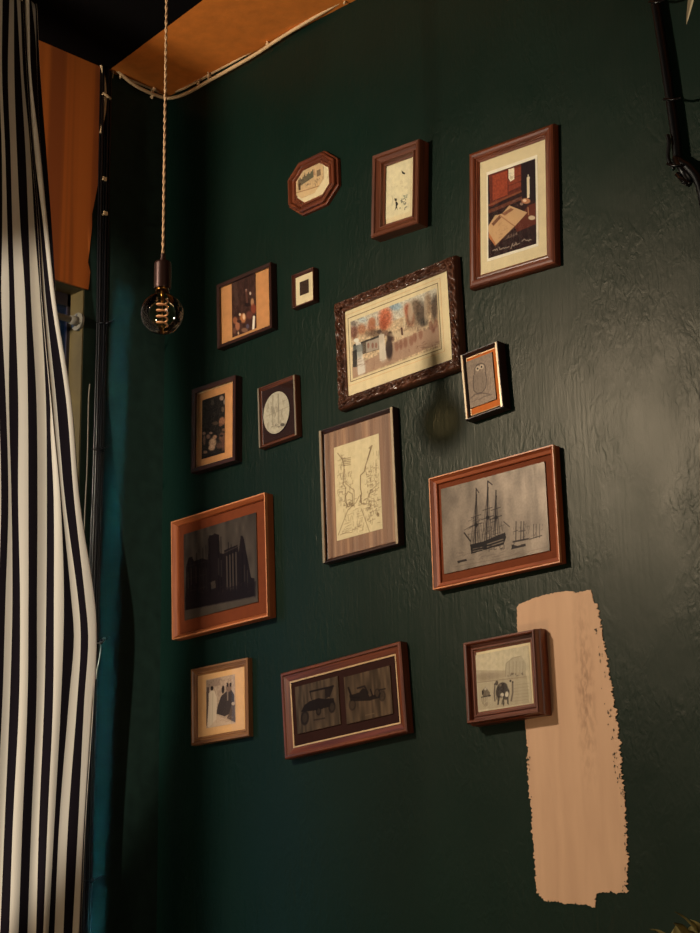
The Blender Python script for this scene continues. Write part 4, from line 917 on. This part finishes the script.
# window rod on its round flange
fp = onY(78.5, 322, YO-.006)
rod = empty('window_rod', fp, 'white painted rod on a round screwed flange in the window', 'rod')
mesh_obj('flange', *tube([(0, .001, 0), (0, -.006, 0)], .024, 28), MAT['white_paint'], rod, smooth=False)
mesh_obj('rod', *tube([(0, -.004, 0), (0, -.95, 0)], .0085, 14), MAT['white_paint'], rod, smooth=True)
mesh_obj('rod_cup', *tube([(0, -.004, 0), (0, -.028, 0)], [.0135, .0115], 18), MAT['white_paint'], rod, smooth=True)
for k_ in range(3):
    an = k_*2*pi/3+pi/2; mesh_obj('screw', *tube([(cos(an)*.018, -.004, sin(an)*.018), (cos(an)*.018, -.0075, sin(an)*.018)], .003, 8), MAT['nickel'], rod)

# ------------------------------------------------------------------ black conduit at upper right
cdt = empty('electrical_conduit', onY(672, 160, 0), 'black conduit with cable ties slanting down at the upper right', 'conduit')
ol = Vector(cdt.location)
def cw(pts, off): return [onY(x, y, -off)-ol for x, y in pts]
mesh_obj('pipe', *tube(smoothpath(cw([(650,-30),(654,-8),(657,12),(663,50),(669,90),(674,125),(677,150),(678,164)], .015), 6), .0105, 16), MAT['black_pipe'], cdt, smooth=True)
mesh_obj('elbow', *tube(smoothpath(cw([(676,160),(681,163),(689,168),(697,178),(702,192),(706,215),(709,250)], .022), 6), .0105, 14), MAT['black_pipe'], cdt, smooth=True)
mesh_obj('coupling', *tube(cw([(675,158),(690,182)], .026), [.008, .009], 14), MAT['black_pipe'], cdt, smooth=True)
mesh_obj('loop', *tube(smoothpath(cw([(667.5,135),(669,142),(668,155),(670,163),(674,169)], .03), 6), .0042, 10), MAT['black_pipe'], cdt, smooth=True)
for x0, y0, x1, y1 in ((650,2,663,1),(664.5,99,679.5,99),(668,164,680,166)):
    P = cw([(x0-1, y0), ((x0+x1)/2, (y0+y1)/2+1), (x1+1.5, y1-1)], .037)
    mesh_obj('cable_tie', *tube(P, .0028, 8), MAT['black_pipe'], cdt, smooth=True)
mesh_obj('clamp', *tube(cw([(677,174),(684,182),(690,184.5)], .034), .0055, 10), plain('glossy_black_metal', (30, 28, 28), .12, metal=.6), cdt, smooth=True)

# ------------------------------------------------------------------ plants
def leafmesh(base, tip, width, bend, mat, name, parent=None, n=10):
    base, tip = Vector(base), Vector(tip); ax = tip-base; L = ax.length
    side = ax.cross(bend).normalized(); V, Fc = [], []
    for i_ in range(n+1):
        t = i_/n; w = width*(sin(pi*min(1, t*.92+.08))**.8)*(1-t*.25)
        if i_ == n: w = width*.02
        c_ = base+ax*t+bend*(sin(pi*t)*L*.12)
        for s in (-1, -.5, 0, .5, 1): V.append(c_+side*(w*s)+bend*(abs(s)*w*.35))
    for i_ in range(n):
        for k_ in range(4): q_ = i_*5+k_; Fc.append((q_, q_+1, q_+6, q_+5))
    V2 = [v-bend.normalized()*.0012 for v in V]; m = len(V); V += V2
    Fc += [tuple(m+x for x in f[::-1]) for f in Fc]
    return V, Fc
d3 = 3.4
tipp = at(686.3, 24.5, d3); bs3 = at(697, -34, d3)
lf = mesh_obj('hanging_leaf', *leafmesh(bs3, tipp, .0068, (CAM-tipp).normalized(), None, ''), MAT['pale_leaf'], smooth=True)
tag(lf, 'pale pointed leaf tip hanging in from the top right corner', 'leaf')
pc = at(694, 940, 2.95)
pl = empty('potted_plant', (pc.x, pc.y, 0), 'dark bushy plant at the bottom right corner below the peach patch', 'plant')
hz_ = pc.z
mesh_obj('pot', *lathe([(.0005, 0), (.11, 0), (.12, .02), (.15, .34), (.16, .34), (.16, .38), (.14, .38), (.135, .35), (.0005, .34)], n=36), MAT['terracotta'], pl, smooth=False)
mesh_obj('stem', *tube([(0, 0, .34), (.02, .01, .8), (-.01, 0, hz_-.02)], [.014, .011, .006], 10), MAT['soil'], pl, smooth=True)
rr_ = random.Random(5); V, Fc = [], []
for k_ in range(120):
    an = rr_.uniform(0, 2*pi); el = rr_.uniform(-.5, 1.35); L = rr_.uniform(.05, .085)
    b0 = Vector((rr_.gauss(0, .02), rr_.gauss(0, .02), hz_+rr_.uniform(-.16, .0)))
    d4 = Vector((cos(an)*cos(el), sin(an)*cos(el), sin(el)))
    v, f_ = leafmesh(b0, b0+d4*L, .009, Vector((0, 0, 1)) if abs(d4.z) < .9 else Vector((1, 0, 0)), None, '')
    n0 = len(V); V += v; Fc += [tuple(i+n0 for i in q_) for q_ in f_]
fo = mesh_obj('foliage', V, Fc, MAT['leaf'], pl, smooth=True); fo['kind'] = 'stuff'

# ------------------------------------------------------------------ lights
def area(name, loc, target, size, power, col, sy=None):
    L = bpy.data.lights.new(name, 'AREA'); L.shape = 'RECTANGLE' if sy else 'DISK'; L.size = size
    if sy: L.size_y = sy
    L.energy = power; L.color = col
    o = bpy.data.objects.new(name, L); COL.objects.link(o); o.location = loc
    o.rotation_euler = (Vector(target)-Vector(loc)).to_track_quat('-Z', 'Y').to_euler(); return o
LP = (2.2, -3.2, 2.0)
ph_ = onX(20, 249, .185)
zh = LP[2] + (ph_.z-LP[2])*(.7/(ph_.y-LP[1]))
struct(mesh_obj('light_blocker', *boxdata((0, -2.56, zh), (1.9, -2.5, HC)), MAT['room']), 'unseen board added to cut off the curtain light')  # added out of view; its lower edge cuts the lamp off the upper curtain
def spot(name, loc, target, angle, power, col, blend=.1, rad=.03):
    L = bpy.data.lights.new(name, 'SPOT'); L.spot_size = angle; L.spot_blend = blend; L.energy = power; L.color = col; L.shadow_soft_size = rad
    o = bpy.data.objects.new(name, L); COL.objects.link(o); o.location = loc
    o.rotation_euler = (Vector(target)-Vector(loc)).to_track_quat('-Z', 'Y').to_euler(); return o
area('key_lamp', (.26, -2.0, 3.28), (1.3, 0, 2.6), .12, 40, (1, .87, .69))
spot('curtain_lamp', LP, (0.1, -1.98, 2.35), radians(54), 400, (1, .95, .86), .10, .02)
area('low_warm_lamp', (.7, -2.3, .9), (.4, 0, 4), .3, 13, (1, .72, .45))
area('room_fill', (4.0, -1.8, 2.9), (.1, -.5, 2.6), .8, 12, (1, .80, .6))  # fill light added to lift the left wall and upper curtain
area('window_daylight', (-.6, -.9, 2.2), (-.05, -.27, 2.6), .5, 1.5, (.25, .6, 1), 1.8)

beam = area('blue_strip_beam', (3.6, -1.3, 2.22), (0, -.178, 2.22), .02, .55, (.12, .55, .75), 2.25); beam.data.spread = radians(1.0); beam.rotation_euler.rotate_axis('Z', radians(-1.5))  # added narrow beam that draws the blue wall strip; no real opening
w = bpy.data.worlds.new('world'); bpy.context.scene.world = w; w.use_nodes = True
nt = w.node_tree; bg = nt.nodes['Background']
tc = N(nt, 'ShaderNodeTexCoord'); sp = N(nt, 'ShaderNodeSeparateXYZ'); nt.links.new(tc.outputs['Generated'], sp.inputs[0])
rp = ramp(nt, [(.0, (.04, .05, .045)), (.32, (.04, .05, .055)), (.324, (.006, .004, .009)), (.331, (.006, .004, .009)), (.334, (.008, .045, .18)), (1, (.008, .045, .2))])
nt.links.new(sp.outputs[2], rp.inputs[0]); nt.links.new(rp.outputs[0], bg.inputs[0]); bg.inputs[1].default_value = 1.8

sc = bpy.context.scene
sc.view_settings.view_transform = 'Standard'; sc.view_settings.look = 'None'; sc.view_settings.gamma = 1; sc.view_settings.use_curve_mapping = False
sc.view_settings.exposure = 0
sc.cycles.use_denoising = True
sc.cycles.transparent_max_bounces = 16
